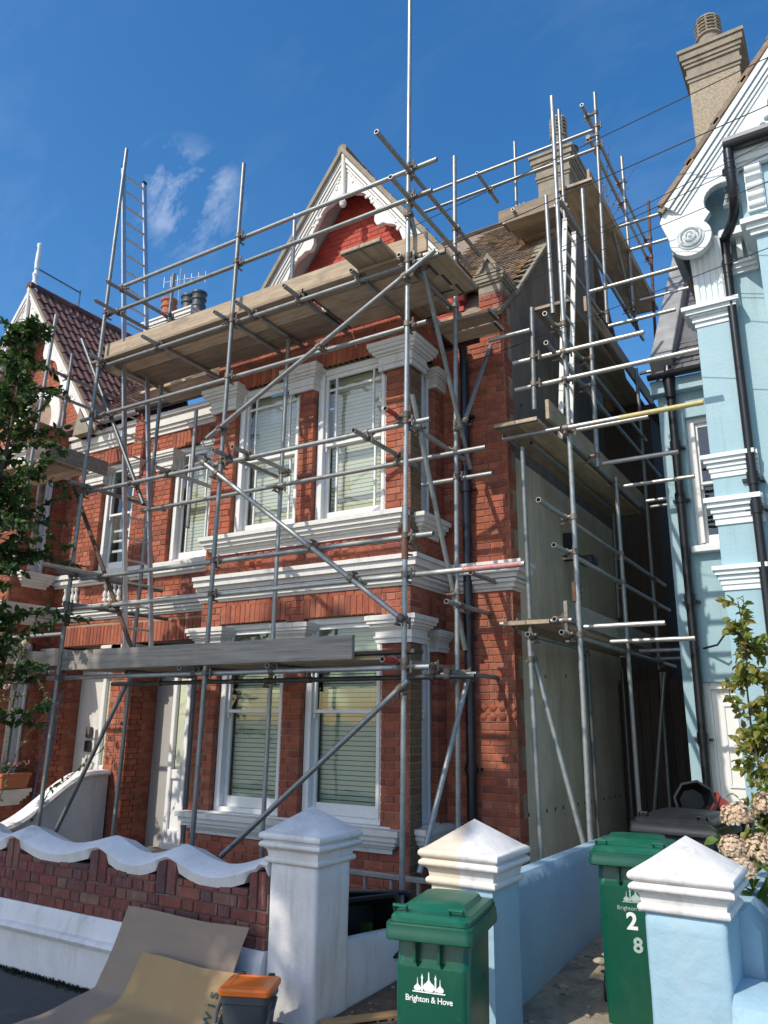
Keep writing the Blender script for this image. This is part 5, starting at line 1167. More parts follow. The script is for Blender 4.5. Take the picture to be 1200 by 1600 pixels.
def toe(p0, p1, h, th, label, m, band=True):
    p0, p1 = Vector(p0), Vector(p1); d = (p1-p0).normalized(); n = Vector((-d.y, d.x, 0)); t_ = thing('toe_board', label, 'board', p0, 'toe boards on edge')
    rot = Matrix((d, n, Vector((0, 0, 1)))).transposed(); mb = MB(); mb.obox((p0+p1)/2+Vector((0, 0, h/2)), ((p1-p0).length/2, th/2, h/2), rot, .004); mb.build('plank', m, t_); return t_
toe((-7.82, 5.83, 6.342), (-3.12, 5.83, 6.342), .215, .038, 'long toe board on edge along the front of the upper platform', m_board)
toe((-7.76, 5.69, 2.42), (-3.80, 5.69, 2.42), .215, .045, 'grey weathered plank on edge along the low front platform', m_plank)
for i in range(3): board((-7.6+.1*i, 5.90+i*.228, 2.42), (-3.55-.05*i, 5.90+i*.228, 2.42), (0, 1, 0), .222, .038, f'{ORD[i]} long plank from the street in the low front platform', m_board)
board((-4.05, 5.79, 2.462), (-3.2, 5.79, 2.462), (0, 1, 0), .16, .03, 'short dark plank lying on the low platform by the corner pole', m_fence)
for i in range(2): board((-2.80+i*.232, 6.86, 4.80), (-2.80+i*.232, 11.0, 4.80), (1, 0, 0), .225, .038, ('inner' if i == 0 else 'outer')+' long plank of the middle platform along the grey side wall', m_boardy)
toe((-2.385, 6.98, 4.84), (-2.385, 11.0, 4.84), .21, .038, 'toe board on edge along the middle side platform', m_boardy)
for i in range(2): board((-2.80+i*.232, 6.95, 2.80), (-2.80+i*.232, 10.9, 2.80), (1, 0, 0), .225, .038, ('inner' if i == 0 else 'outer')+' plank of the lowest platform along the grey side wall', m_boardy)
toe((-2.375, 7.2, 2.84), (-2.375, 10.6, 2.84), .20, .038, 'weathered toe board on edge along the lowest side platform', m_plank)
for i in range(2): board((-2.80+i*.232, 8.2, 6.80), (-2.80+i*.232, 12.2, 6.80), (1, 0, 0), .225, .038, ('inner' if i == 0 else 'outer')+' plank of the dark platform high on the side wall', m_boardy)
toe((-2.385, 8.6, 6.84), (-2.385, 12.2, 6.84), .21, .038, 'toe board on edge on the dark high side platform', m_boardy)
zc = 8.58
for i in range(3): board((-3.50+.05*i, 8.86+i*.232, zc), (-2.72, 8.86+i*.232, zc), (0, 1, 0), .225, .038, f'{ORD[i]} plank of the chimney platform reaching over the roof', m_board)
toe((-3.57, 8.80, 8.62), (-2.70, 8.80, 8.62), .21, .038, 'pale toe board on edge in front of the chimney', m_board)
for i in range(2): board((-2.58+i*.232, 8.75, 8.80), (-2.58+i*.232, 12.6, 8.80), (1, 0, 0), .225, .038, ('inner' if i == 0 else 'outer')+' long plank beside the chimney running back', m_boardy)
toe((-2.30, 8.85, 8.84), (-2.30, 12.6, 8.84), .22, .038, 'toe board on edge along the top side platform', m_boardy)
for i in range(3): board((-10.4+.1*i, 6.05+i*.228, 5.22), (-8.95, 6.05+i*.228, 5.22), (0, 1, 0), .222, .038, f'{ORD[i]} plank of the left neighbour platform behind the tree', m_board)
toe((-8.93, 5.95, 5.26), (-8.93, 6.9, 5.26), .21, .038, 'weathered end board on edge of the left neighbour platform', m_plank)
# ---- ladders
def ladder(label, a0, a1, b0, b1, n, m, rs=(.032, .016), holes=False):
    a0, a1, b0, b1 = map(Vector, (a0, a1, b0, b1)); t_ = thing('ladder', label, 'ladder', (a0+b0)/2)
    d = (a1-a0).normalized(); s_ = (b0-a0).normalized(); n_ = d.cross(s_).normalized(); rot = Matrix((n_, s_, d)).transposed()
    for p, q in ((a0, a1), (b0, b1)):
        mb = MB(); mb.obox((p+q)/2, (rs[0], rs[1], (q-p).length/2), rot, .004); o = mb.build('stile', m, t_)
        mb = MB(); mb.obox(q+d*.01, (rs[0]+.004, rs[1]+.004, .02), rot, .004); mb.build('end_cap', m_black, o)
    for i in range(n):
        f = (i+.6)/n; mb = MB(); mb.tube(a0.lerp(a1, f)-s_*.03, b0.lerp(b1, f)+s_*.03, .014, 8); mb.build('rung', m, t_, smooth=40)
    return t_
ladder('long aluminium ladder rising past the upper platform at the left', (-7.06, 5.98, 2.47), (-8.10, 5.98, 9.47), (-7.06, 6.36, 2.47), (-8.09, 6.36, 9.47), 26, m_alu, (.014, .032))
ladder('white painted ladder standing on the middle side platform', (-2.465, 7.60, 4.84), (-2.275, 7.60, 7.47), (-2.455, 7.90, 4.84), (-2.265, 7.90, 7.47), 10, m_whiteladder, (.027, .014))
# ---------------------------------------------------------------- wheelie bins
def rr(w, d, r, n=5, cx=0, cy=0):
    P = []
    for sx, sy, a0 in ((1, 1, 0), (-1, 1, 90), (-1, -1, 180), (1, -1, 270)):
        for i in range(n+1): a = R(a0+90*i/n); P.append((cx+sx*(w/2-r)+r*math.cos(a), cy+sy*(d/2-r)+r*math.sin(a)))
    return P
def loft(mb, rings):
    n = len(rings[0][0]); V = []
    for P, z in rings: V += [(x, y, z if not callable(z) else z(x, y)) for x, y in P]
    F = []
    for k in range(len(rings)-1):
        for i in range(n): j = (i+1) % n; F.append((k*n+i, k*n+j, (k+1)*n+j, (k+1)*n+i))
    F += [tuple(range(n))[::-1], tuple(range((len(rings)-1)*n, len(rings)*n))]; return mb.add(V, F)
def bin_(label, loc, rz, w, d, h, mbody, mlid, group='wheelie bins'):
    t_ = thing('wheelie_bin', label, 'wheelie bin', loc, group, rz)
    mb = MB(); zl = h-.10
    loft(mb, [(rr(w*.80, d*.72, .03, 5, 0, 0), .03), (rr(w*.82, d*.74, .035, 5, 0, 0), .10), (rr(w*.86, d*.78, .04, 5, 0, 0), zl-.12), (rr(w*.855, d*.75, .04, 5, 0, .012), zl-.10), (rr(w*.86, d*.73, .04, 5, 0, .02), zl-.02), (rr(w*.9, d*.84, .04, 5), zl)]); mb.build('body', mbody, t_, smooth=35)
    mb = MB()                                               # stiffening ribs under the rim
    for x in (-w*.18, w*.10): mb = MB(); mb.box(x-.006, x+.006, -d*.42, -d*.33, zl-.10, zl, .002); mb.build('rib', mbody, t_)
    mb = MB(); loft(mb, [(rr(w, d*.98, .03), zl-.005), (rr(w*1.01, d, .03), zl), (rr(w*1.01, d, .03), zl+.028), (rr(w*1.0, d*.99, .03), zl+.034), (rr(w*1.0, d*.99, .03), zl+.06), (rr(w*.985, d*.97, .03), zl+.066)]); mb.build('rim', mbody, t_, smooth=30)
    mb = MB(); zz = zl+.067
    loft(mb, [(rr(w*.93, d*.93, .04, 5, 0, .005), zz), (rr(w*.93, d*.93, .04, 5, 0, .005), zz+.018), (rr(w*.88, d*.88, .05, 5, 0, .01), zz+.034), (rr(w*.72, d*.74, .06, 5, 0, .03), zz+.04), (rr(w*.66, d*.66, .06, 5, 0, .04), zz+.062), (rr(w*.54, d*.5, .06, 5, 0, .05), zz+.068), (rr(w*.2, d*.2, .02, 5, 0, .05), zz+.066)]); lid = mb.build('lid', mlid, t_, smooth=28)
    for x in (-w*.36, w*.30):
        mb = MB(); mb.path([(x-.03, -d*.36, zz+.03), (x-.03, -d*.40, zz+.062), (x+.03, -d*.40, zz+.062), (x+.03, -d*.36, zz+.03)], .009, 8); mb.build('lid_grip', mlid, lid, smooth=40)
    mb = MB(); mb.tube((-w*.46, d*.50, zz+.0), (w*.46, d*.50, zz+.0), .014, 10)
    for x in (-w*.4, w*.4): mb.box(x-.02, x+.02, d*.40, d*.51, zz-.015, zz+.028, .006)
    mb.build('hinge_bar', mbody, t_, smooth=40)
    for x in (-w*.475, w*.475):
        mb = MB(); mb.lathe([(.04, -.022), (.095, -.022), (.10, -.015), (.10, .015), (.095, .022), (.04, .022)], (x, d*.36, .10), 22, Vector((1, 0, 0))); wh = mb.build('wheel', m_blackpl, t_, smooth=35)
        mb = MB(); mb.lathe([(.06, -.024), (.06, .024)], (x, d*.36, .10), 16, Vector((1, 0, 0))); mb.build('hub', m_caddy, wh, smooth=35)
    return t_
G1 = bin_('green wheelie bin with white Brighton & Hove crest on the pavement', (-1.876, 3.635, 0), R(11), .405, .545, 1.05, m_green, m_greenlid)
G2 = bin_('taller green wheelie bin numbered in white behind the blue pillar', (-1.355, 5.23, .20), R(9), .50, .55, .99, m_green, m_greenlid)
G3 = bin_('black lidded recycling bin behind the numbered green bin', (-1.25, 6.25, .33), R(-6), .62, .60, .93, m_blackpl, m_blackpl)
def crest(par, fn, k, m):
    """white domes and minarets"""
    sp = []
    def dome(x, r, hgt, z):
        h_ = [(-.6, 0), (-.95, .3), (-1, .65), (-.82, 1.0), (-.42, 1.3), (-.14, 1.65), (-.05, hgt/r)]; P = [(x+a*r, z+b*r) for a, b in h_]+[(x-a*r, z+b*r) for a, b in h_[::-1]]
        return P
    for x, r, hg in ((-.062, .020, .062), (0, .032, .092), (.062, .020, .062)): sp.append([(a*k, b*k) for a, b in dome(x, r, hg, .004)])
    for x in (-.037, .037): sp.append([(a*k, b*k) for a, b in ((x-.005, .004), (x-.004, .062), (x-.007, .066), (x-.003, .074), (x, .086), (x+.003, .074), (x+.007, .066), (x+.004, .062), (x+.005, .004))])
    sp.append([(a*k, b*k) for a, b in ((-.09, -.004), (.09, -.004), (.09, .002), (-.09, .002))])
    return curve_mesh('crest', sp, .0008, 0, fn, m, par)
fy = lambda yo, x0=0, z0=0, tilt=0: (lambda u, d, w: (x0+u, yo+d+tilt*w, z0+w))
body_y = lambda z, d, h: -(d*.37+.01+(d*.43-d*.37-.01)*min(1, max(0, (z-.1)/(h-.3))))
crest(G1, fy(-.2140, -.01, .735), .85, m_print)
text_mesh('lettering', 'Brighton & Hove', .034, fy(-.2135, -.01, .695), m_print, G1, .0005, space=.95)
crest(G2, fy(-.2155, -.0, .69), .85, m_printworn); text_mesh('lettering', 'Brighton & Hove', .032, fy(-.2150, -.0, .645), m_printworn, G2, .0)
text_mesh('number', '2', .125, fy(-.2143, -.03, .545), m_print, G2, .004); text_mesh('number', '8', .11, fy(-.2130, -.005, .425), m_printworn, G2, .003)
# recycling arrows on the black lid
mb = MB()
for q in range(3):
    a0 = R(90+120*q); P = [Vector((math.cos(a0+R(-40+i*16)), math.sin(a0+R(-40+i*16)), 0)) for i in range(5)]
    for i in range(4):
        a, b = P[i], P[i+1]; mb.add([(a*.085).to_tuple(), (b*.085).to_tuple(), (b*.055).to_tuple(), (a*.055).to_tuple()], [(0, 1, 2, 3)])
    e = P[4]; tn = Vector((-e.y, e.x, 0)); mb.add([(e*.1).to_tuple(), (e*.07+tn*.04).to_tuple(), (e*.04).to_tuple()], [(0, 1, 2)])
mb.v = [(x, y*.9+.05, z+.931-.0) for x, y, z in mb.v]; mb.build('recycling_mark', m_print, G3)
text_mesh('lettering', 'recycle', .03, lambda u, d, w: (u, -.07+w, .926-d), m_print, G3)
# ---------------------------------------------------------------- food caddy
FC = thing('food_caddy', 'small grey food waste caddy with bright orange lid', 'food caddy', (-3.30, 3.93, 0), None, R(24))
mb = MB(); loft(mb, [(rr(.20, .20, .03), 0.0), (rr(.21, .21, .03), .02), (rr(.27, .255, .035), .34), (rr(.285, .27, .035), .345), (rr(.285, .27, .035), .385)]); mb.build('body', m_caddy, FC, smooth=35)
mb = MB(); loft(mb, [(rr(.30, .285, .03), .386), (rr(.305, .29, .03), .39), (rr(.305, .29, .03), .412), (rr(.29, .275, .03), .422), (rr(.20, .19, .01), .43), (rr(.19, .18, .01), .424), (rr(.05, .05, .01), .428)]); mb.build('lid', m_orange, FC, smooth=30)
mb = MB(); mb.path([(-.155, 0, .35), (-.16, -.10, .30), (-.15, -.165, .25), (-.10, -.18, .24), (.10, -.18, .24), (.15, -.165, .25), (.16, -.10, .30), (.155, 0, .35)], .012, 8); mb.build('handle', m_caddy, FC, smooth=40)
for x in (-.09, .09): mb = MB(); mb.box(x-.02, x+.02, .12, .15, .40, .435, .006); mb.build('hinge', m_blackpl, FC)
text_mesh('lettering', 'food waste only', .030, fy(-.126, 0, .215), m_print, FC, .0006)
mb = MB(); mb.box(-.05, .05, -.125, -.115, .10, .17, .004); mb.build('panel', m_blackpl, FC)
# ---------------------------------------------------------------- cardboard
def sheet_card(prof, x0, x1, th, skew=0):
    """profile of (y,z) down the sheet swept across X; returns mesh builder and a surface map"""
    mb = MB(); n = len(prof); nx = 8; P = [Vector((0, y, z)) for y, z in prof]; nr = []
    for i in range(n):
        d = (P[min(i+1, n-1)]-P[max(i-1, 0)]).normalized(); nr.append(Vector((0, -d.z, d.y)) if False else Vector((0, d.z, -d.y)))
    V = []
    for i in range(n):
        for side in (0, 1):
            for j in range(nx+1):
                x = x0+(x1-x0)*j/nx+skew*i/(n-1); p = P[i]+nr[i]*(th*side)+Vector((x, .006*math.sin(j*1.1+i*.7), .006*math.sin(j*.9+i))); V.append(p)
    k = 2*(nx+1); F = []
    for i in range(n-1):
        for j in range(nx):
            a, b = i*k+j, (i+1)*k+j; F += [(a, a+1, b+1, b), (a+nx+1, b+nx+1, b+nx+2, a+nx+2)]
        a, b = i*k, (i+1)*k; F += [(a, b, b+nx+1, a+nx+1), (a+nx, a+2*nx+1, b+2*nx+1, b+nx)]
    for j in range(nx): F += [(j, nx+1+j, nx+2+j, j+1), ((n-1)*k+j, (n-1)*k+j+1, (n-1)*k+nx+2+j, (n-1)*k+nx+1+j)]
    mb.add(V, F); return mb
p1 = [(4.19, .62), (4.16, .50), (4.12, .355), (4.085, .25), (4.05, .135), (4.035, .115), (3.85, .065), (3.7, .035), (3.55, .02), (3.4, .012)]
single(sheet_card(p1, -4.66, -3.55, .006, -.25), 'cardboard_sheet', m_card1, 'large grey-brown cardboard sheet leaning on the white plinth', 'cardboard', smooth=8); rough(bpy.data.objects['cardboard_sheet'], .009, 3.2, 2)
p2 = [(4.05, .40), (4.02, .32), (3.985, .235), (3.955, .165), (3.92, .13), (3.80, .10), (3.65, .07), (3.52, .055), (3.38, .045)]
CT = thing('cardboard_box', 'flattened tan cardboard with dark green letters in front of the grey-brown sheet', 'cardboard', (-4, 3.8, 0))
rough(sheet_card(p2, -4.34, -3.50, .006, -.12).build('sheet', m_card2, CT, smooth=8), .007, 3.6, 2)
pl = [Vector((0, y, z)) for y, z in p2]; cum = [0]
for a, b in zip(pl, pl[1:]): cum.append(cum[-1]+(b-a).length)
def oncard(u, d, w):       # u across X, w up the sheet (0 at its lower edge)
    s_ = max(0, min(cum[-1], cum[-1]-w))
    for i in range(len(cum)-1):
        if s_ <= cum[i+1] or i == len(cum)-2:
            f = (s_-cum[i])/(cum[i+1]-cum[i]); p = pl[i].lerp(pl[i+1], f); dr = (pl[i+1]-pl[i]).normalized(); nn = Vector((0, dr.z, -dr.y)); nn = -nn if nn.z < 0 and nn.y > 0 else nn; q = p+nn*(.016 if nn.y < 0 or nn.z > 0 else -.016); return (u, q.y, q.z)
def turned(x0, w0): return lambda u, d, w: oncard(x0-w, d, w0+u)
text_mesh('lettering', 'W I S', .085, turned(-3.60, .64), m_inkgreen, CT, .001, .0004); text_mesh('lettering', 'ERSOLD', .05, turned(-3.535, .62), m_inkgreen, CT, 0, .0004)
text_mesh('lettering', 'THIS WAY', .028, turned(-4.10, .46), m_inkgreen, CT, 0, .0004) if False else None
mb = MB(); mb.box(-3.92, -3.84, 3.56, 3.62, .078, .080); mb.build('label', m_print, CT)
# ---------------------------------------------------------------- recycling boxes behind the white pillar
def rbox_(label, loc, rot):
    t_ = thing('recycling_box', label, 'box', loc, 'black recycling boxes'); t_.rotation_euler = rot; OFF[t_] = Vector()
    mb = MB(); loft(mb, [(rr(.44, .30, .04), 0), (rr(.46, .32, .04), .02), (rr(.53, .39, .05), .30), (rr(.56, .42, .05), .305), (rr(.56, .42, .05), .345), (rr(.54, .40, .05), .35), (rr(.50, .36, .04), .34), (rr(.43, .29, .04), .03)]); mb.build('tub', m_blackpl, t_, smooth=35)
    mb = MB()
    for sx in (-1, 1): mb.box(sx*.27, sx*.30, -.08, .08, .29, .315, .005)
    mb.build('handle', m_blackpl, t_); return t_
rbox_('black recycling box lying on its side nearest the bay window', (-3.66, 5.85, .42), (R(90), 0, R(35)))
rbox_('black recycling box tipped against the other behind the white pillar', (-3.56, 5.32, .40), (R(78), R(0), R(62)))
mb = MB(); mb.box(-3.42, -3.34, 5.28, 5.33, .20, .47, .003); single(mb, 'carton', m_leafg, 'small green and yellow carton by the black boxes', 'carton')
mb = MB(); mb.obox((-2.86, 4.62, .135), (.045, .36, .008), Matrix.Rotation(R(-38), 3, 'Z'), .002); single(mb, 'wood_strip', m_card2, 'thin strip of wood lying on the earth between the pillars', 'wood strip')
mb = MB(); mb.obox((-2.72, 3.95, .02), (.24, .16, .02), Matrix.Rotation(R(20), 3, 'Z'), .012); single(mb, 'stone_slab', m_conc, 'pale broken slab on the ground left of the green bin', 'slab')
tag(MB().box(-3.3, -2.13, 4.0, 4.26, -.05, .012).build('gate_threshold', m_earth), kind='structure')
# stones and rubble by the bins
for i, (x, y, z, s_) in enumerate(((-1.72, 5.9, .36, .09), (-1.7, 6.0, .45, .08), (-1.78, 5.75, .35, .05), (-1.86, 5.2, .33, .05))):
    b_ = bmesh.new(); bmesh.ops.create_icosphere(b_, subdivisions=2, radius=s_)
    for v in b_.verts: v.co *= random.uniform(.8, 1.15); v.co.z *= .45
    me = bpy.data.meshes.new('stone'); b_.to_mesh(me); b_.free(); me.materials.append(m_conc)
    tag(link('stone', me, None, (x, y, z)), ('lower flat broken stone against the numbered green bin', 'upper broken stone leaning on the other by the numbered bin', 'small broken stone in front of the stone pair by the bin', 'small stone on the concrete path near the low blue wall')[i], 'stone', 'broken stones on the path')
# flower pots stacked by the blue door
def pot(label, loc, rot, r, h, m, n=8):
    mb = MB(); mb.lathe([(r*.7, 0), (r*.95, h*.82), (r*1.1, h*.83), (r*1.12, h), (r*1.0, h), (r*.92, h*.8), (r*.65, .03)], (0, 0, 0), n); o = mb.build('plant_pot', m, None, smooth=25); o.location = loc; o.rotation_euler = rot; return tag(o, label, 'plant pot', 'empty plant pots by the side door')
mb = MB(); mb.box(-1.55, -.9, 6.95, 7.32, .38, 1.12, .02); single(mb, 'storage_crate', m_blackpl, 'dark crate in the shade under the empty pots', 'crate')
pot('octagonal black pot on its side by the blue downpipe', (-1.38, 7.22, 1.28), (R(85), R(10), R(15)), .15, .30, m_blackpl, 8)
pot('red plastic pot tipped over beside the black pot', (-1.07, 7.12, 1.22), (R(62), 0, R(-70)), .085, .16, m_potred, 16)
pot('wide black bowl pot below the red pot', (-1.02, 6.99, 1.12), (0, 0, 0), .16, .10, m_blackpl, 20)
# ---------------------------------------------------------------- left house: window box pot, blue trellis
FP = thing('flower_pot', 'terracotta trough with pink flowers on the left house sill', 'flower pot', (-10.35, 7.12, .95)); mb = MB(); loft(mb, [(rr(.18, .40, .03, 4, -10.52, 7.10), .94), (rr(.24, .46, .03, 4, -10.52, 7.10), 1.10), (rr(.26, .48, .03, 4, -10.52, 7.10), 1.105), (rr(.26, .48, .03, 4, -10.52, 7.10), 1.14)]); mb.build('trough', m_terra, FP, smooth=35)
TR = thing('trellis', 'narrow dark blue metal trellis leaning by the left porch', 'trellis', (-10.0, 7.3, .1))
for i in range(2):
    mb = MB(); mb.tube((-10.28+i*.20, 7.25, .1), (-10.28+i*.20, 7.44, 2.3), .014, 6); mb.build('upright', m_dblue, TR)
for j in range(13): mb = MB(); mb.tube((-10.28, 7.25+.0146*j, .2+.165*j), (-10.08, 7.25+.0146*j, .2+.165*j), .009, 6); mb.build('bar', m_dblue, TR)
# metal rail in front of the bay
HR = thing('low_railing', 'low grey metal rail below the bay window', 'railing', (-4.0, 6.2, .1))
mb = MB(); mb.box(-4.6, -3.15, 6.24, 6.29, .58, .62, .004); mb.build('rail', m_galv_l, HR)
for i in range(6): x = -4.55+i*.27; mb = MB(); mb.box(x-.014, x+.014, 6.25, 6.28, .1, .58, .003); mb.build('post', m_galv_l, HR)
# ---------------------------------------------------------------- plants
def leaf(mb, p, d, n, L_, W_):
    s_ = d.cross(n)
    if s_.length < 1e-4: return
    s_.normalize(); n = s_.cross(d).normalized()
    t_ = p+d*L_-n*L_*.18; m_ = p+d*L_*.5; mb.add([p, p+d*L_*.3+s_*W_*.46+n*W_*.14, p+d*L_*.68+s_*W_*.38+n*W_*.08, t_, p+d*L_*.68-s_*W_*.38+n*W_*.08, p+d*L_*.3-s_*W_*.46+n*W_*.14, m_], [(0, 1, 6), (1, 2, 6), (2, 3, 6), (3, 4, 6), (4, 5, 6), (5, 0, 6)])
def rv(rs, k=1): return Vector((rs.gauss(0, k), rs.gauss(0, k), rs.gauss(0, k)))
def twig(stem, lv, rs, p, d, ln, nleaf, L_, W_, r=.006, droop=.25, steps=7):
    pts = [p.copy()]; q = p.copy(); dd = d.normalized()
    for i in range(steps): dd = (dd+rv(rs, .16)+Vector((0, 0, -droop/steps))).normalized(); q = q+dd*(ln/steps); pts.append(q.copy())
    stem.path(pts, r, 5, r*.35)
    for i in range(nleaf):
        t_ = rs.uniform(.12, 1)*steps; k = min(int(t_), steps-1); c = pts[k].lerp(pts[k+1], t_-k); ld = ((pts[k+1]-pts[k]).normalized()*.5+rv(rs, .7)+Vector((0, 0, -.15))).normalized(); nn = (Vector((0, -.3, .8))+rv(rs, .5)).normalized()
        sz = rs.uniform(.65, 1.15); leaf(lv, c, ld, nn, L_*sz, W_*sz)
    return pts
def bush(name, label, cat, base, stems, m, wood=m_bark, group=None, crown='crown', trunk='trunk'):
    t_ = thing(name, label, cat, base, group); st, lv = MB(), MB(); stems(st, lv); 
    if st.f: st.build(trunk, wood, t_, smooth=40, fix=False)
    tag(lv.build(crown, m, t_, fix=False), kind='stuff'); return t_
def left_tree(st, lv):
    rs = random.Random(11); b = Vector((-8.42, 4.95, .1)); tp = [b+Vector((.02*math.sin(i), .03*math.cos(i*1.7), i*.72)) for i in range(10)]; tp = [p+Vector((.022*i, 0, 0)) for i, p in enumerate(tp)]; st.path(tp, .07, 8, .008)
    for i in range(240):
        f = rs.uniform(.24, .985); k = int(f*9); p = tp[k].lerp(tp[min(k+1, 9)], f*9-k); a = rs.uniform(0, 6.28); ln = rs.uniform(.3, 1.1)*(1.2 if f < .55 else max(.35, 1.2-2.0*(f-.55)))
        d = Vector((math.cos(a), math.sin(a)*.8, rs.uniform(.15, .8))); twig(st, lv, rs, p, d, ln, int(46*ln)+8, .10, .062, .008)
bush('street_tree', 'slender dark leaved tree at the left edge in front of the neighbouring house', 'tree', (-8.35, 4.95, .1), left_tree, m_leaf)
def shade_tree(st, lv):
    rs = random.Random(5); b = Vector((-7.9, -3.2, 0)); tp = [b+Vector((.08*math.sin(i*1.3), .08*math.cos(i), i*1.0)) for i in range(13)]; st.path(tp, .20, 10, .03)
    for i in range(430):
        u = rv(rs).normalized()*rs.uniform(.1, 1)**.6*.95; e = Vector((-7.7+2.75*u.x, -3.2+1.8*u.y, 9.4+3.25*u.z)); k = max(4, min(11, int(e.z-1.2))); p = tp[k]
        if i < 60: st.path([p, p.lerp(e, .5)+rv(rs, .1), e], .035, 5, .01)
        for q in range(3): twig(st, lv, rs, e, rv(rs), .7, 22, .17, .11, .008, .2, 5)
bush('street_tree', 'leafy street tree across the road, outside the view', 'tree', (-7.9, -3.2, 0), shade_tree, m_leaf)
def rose(st, lv):
    rs = random.Random(21)
    for i in range(16):
        p = Vector((-9.9+rs.uniform(-.3, .5), 6.45+rs.uniform(-.1, .15), .3 if i < 4 else rs.uniform(1.5, 2.6))); d = Vector((rs.uniform(-.4, .6), rs.uniform(-.3, .1), 1 if i < 4 else rs.uniform(-.2, .8))); twig(st, lv, rs, p, d, 2.2 if i < 4 else rs.uniform(.5, 1.0), 44, .055, .035, .008, .3, 9)
RO = bush('climbing_rose', 'straggling climbing rose with pale leaves beside the left porch', 'rose', (-9.9, 6.45, .1), rose, m_leafp)
rs = random.Random(4)
for c in ((-9.28, 6.2, 2.84), (-9.45, 6.25, 2.6), (-9.7, 6.3, 2.3)):
    lv = MB()
    for i in range(16): d = rv(rs).normalized(); leaf(lv, Vector(c), d, rv(rs), .05, .05)
    lv.build('flower', m_wflower, RO, fix=False)
lv = MB()
for i in range(60): d = (rv(rs)+Vector((0, 0, 1))).normalized(); leaf(lv, Vector((-10.52+rs.uniform(-.08, .08), 7.1+rs.uniform(-.2, .2), 1.14+rs.uniform(0, .12))), d, rv(rs), .05, .03)
lv.build('foliage', m_leaf, FP, fix=False)
lv = MB()
for i in range(10):
    c = Vector((-10.45+rs.uniform(-.06, .06), 7.15+rs.uniform(-.15, .15), 1.24+rs.uniform(0, .06)))
    for j in range(6): leaf(lv, c, rv(rs).normalized(), rv(rs), .025, .025)
lv.build('flowers', mat('pink_petal', (.5, .2, .25), .6), FP, fix=False)
def right_shrub(st, lv):
    rs = random.Random(31)
    for (x, y, z1, n) in ((-.76, 6.45, 2.82, 16), (-.66, 6.4, 2.3, 14), (-.55, 6.5, 2.5, 14), (-.45, 6.35, 2.1, 12), (-.3, 6.4, 2.6, 12)):
        tp = [Vector((x+.02*math.sin(i*2), y+.02*math.cos(i), .3+(z1-.3)*i/8)) for i in range(9)]; st.path(tp, .014, 6, .004)
        for i in range(n*4): f = rs.uniform(.25, 1)*8; k = min(7, int(f)); p = tp[k].lerp(tp[k+1], f-k); a = rs.uniform(0, 6.28); twig(st, lv, rs, p, Vector((math.cos(a), math.sin(a), rs.uniform(.3, 1.2))), rs.uniform(.08, .30)*(1.25-f/12), 12, .075, .052, .004, .1, 4)
bush('leafy_shrub', 'tall yellowing shrub climbing in front of the blue house at the right edge', 'shrub', (-.6, 6.4, .25), right_shrub, m_leafy)
def hyd(st, lv):
    rs = random.Random(41)
    for i in range(46):
        p = Vector((rs.uniform(-.60, .3), rs.uniform(5.0, 5.9), .28)); twig(st, lv, rs, p, Vector((rs.uniform(-.35, .25), rs.uniform(-.4, .1), 1)), rs.uniform(.55, 1.05), 22, .13, .085, .007, .15, 6)
HY = bush('hydrangea', 'hydrangea with faded pink flower heads behind the blue pillar', 'hydrangea', (-.3, 5.4, .25), hyd, m_leafg)
rs = random.Random(6)
for c, r in (((-.80, 5.55, 1.34), .10), ((-.66, 5.35, 1.17), .11), ((-.52, 5.3, 1.22), .12), ((-.74, 5.1, 1.10), .085), ((-.40, 5.45, 1.35), .11), ((-.62, 5.7, 1.40), .10), ((-.80, 5.3, 1.19), .08)):
    lv = MB()
    for i in range(240):
        d = rv(rs).normalized(); d.z = abs(d.z)*1.0-.25; p = Vector(c)+d.normalized()*r*rs.uniform(.75, 1.05); leaf(lv, p, (d.cross(rv(rs))).normalized(), d, .028, .026)
    lv.build('flower_head', m_flower, HY, fix=False)
def low_bush(st, lv):
    rs = random.Random(51)
    for i in range(60): p = Vector((rs.uniform(-.55, .5), rs.uniform(4.72, 5.1), .28)); twig(st, lv, rs, p, Vector((rs.uniform(-.4, .4), rs.uniform(-.5, .3), 1)), rs.uniform(.3, .62), 34, .045, .028, .004, .1, 5)
bush('low_shrub', 'small leaved dark green shrub beside the blue front wall', 'shrub', (0, 4.9, .25), low_bush, m_leaf)
def weedg(st, lv):
    rs = random.Random(61)
    for i in range(9): twig(st, lv, rs, Vector((-3.40+rs.uniform(-.06, .1), 5.12+rs.uniform(-.1, .2), .12)), Vector((rs.uniform(-.5, .5), rs.uniform(-.5, .5), 1)), .28, 16, .045, .03, .003, .2, 4)
bush('weed', 'small green weed growing below the black boxes', 'weed', (-3.4, 5.1, .1), weedg, m_leafg)
def deadw(st, lv):
    rs = random.Random(71)
    for i in range(16): twig(st, lv, rs, Vector((-2.75+rs.uniform(-.1, .1), 11.0+rs.uniform(-.2, .2), 9.6)), Vector((rs.uniform(-.2, .5), rs.uniform(-.6, .4), rs.uniform(.6, 1.2))), rs.uniform(.7, 1.3), 26, .03, .03, .006, .1, 6)
bush('dead_weed', 'dry dead weed sprouting beside the scaffolded chimney', 'weed', (-2.75, 11, 9.6), deadw, m_dry, m_dry)
mb = MB(); rs = random.Random(81)
for i in range(2600):
    x = rs.uniform(-7.6, -4.62); p = Vector((x, 4.25-.0-abs(rs.gauss(0, .03)), .0)); leaf(mb, p, (Vector((0, -.3, 1))+rv(rs, .5)).normalized(), rv(rs), rs.uniform(.01, .035), .010)
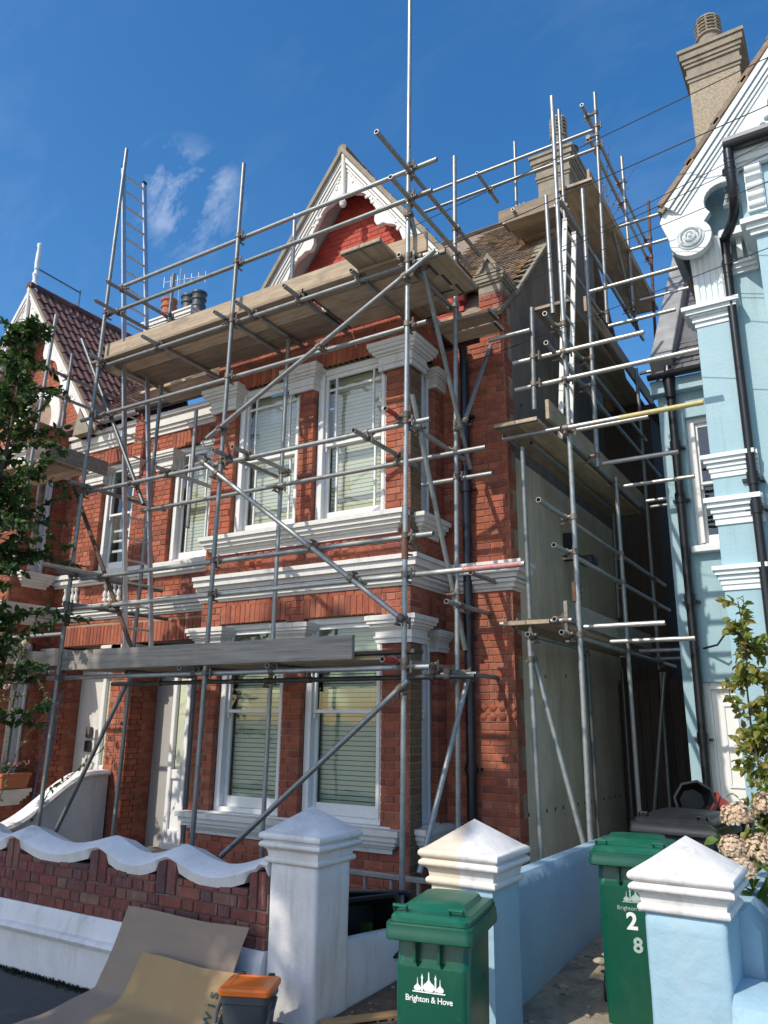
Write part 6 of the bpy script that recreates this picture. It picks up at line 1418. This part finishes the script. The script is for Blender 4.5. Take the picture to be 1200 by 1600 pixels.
tag(mb.build('moss_strip', m_moss, None, fix=False), 'dark moss and weeds along the foot of the white plinth', 'moss', kind='stuff')
mb = MB(); rs = random.Random(91)
for i in range(420):
    x, y = (rs.uniform(-2.0, -.9), rs.uniform(4.5, 8.5)) if i % 2 else (rs.uniform(-3.1, -2.2), rs.uniform(4.0, 6.2))
    if i % 2: x = min(x, -2.03+abs(rs.gauss(0, .25))) if i % 3 else x; z = .20+(y-4.262)*.55/11.74
    else: z = .11+(y-4.262)*.19/11.74 if y > 4.27 else .012
    s_ = rs.uniform(.004, .018); mb.obox((x, y, z+s_*.3), (s_, s_*rs.uniform(.5, 1.2), s_*rs.uniform(.2, .6)), Matrix.Rotation(rs.uniform(0, 3), 3, 'Z') @ Matrix.Rotation(rs.uniform(-.4, .4), 3, 'X'), s_*.1)
tag(mb.build('grit', m_conc, None, fix=False), 'loose grit and crumbs of mortar on the path and earth', 'grit', kind='stuff')
# ---------------------------------------------------------------- overhead cables
def cable(a, b, sag, r, label, ext=1.9):
    a, b = Vector(a), Vector(b); e = a+(b-a)*ext; mb = MB(); pts = [a.lerp(e, i/40)+Vector((0, 0, -4*sag*(i/40)*(1-i/40))) for i in range(41)]; mb.path(pts, r, 6); return tag(mb.build('overhead_cable', m_wire, None, origin=a), label, 'cable', 'overhead cables')
CB = [((-3.98,7.0,7.63),(-.04,6.5,7.66),'highest overhead cable crossing before the chimneys'),((-9.47,7.15,6.7),(-.09,6.5,7.17),'long overhead cable running under the upper platform across the view'),((-3.06,7.4,6.82),(-.13,6.5,6.69),'upper cable of the bundle from the brick pier to the blue gable'),((-3.06,7.4,6.68),(-.17,6.5,6.42),'middle cable of the bundle from the brick pier to the blue gable'),((-3.53,7.4,5.87),(-.24,6.5,5.79),'lowest overhead cable crossing the blue fluted corbel'),((-2.98,7.4,6.86),(-.12,6.45,6.77),'thin cable above the bundle at the brick pier')]
for a, b, lb in CB: cable(a, b, .02, .0055 if 'long' in lb or 'highest' in lb else .004, lb)
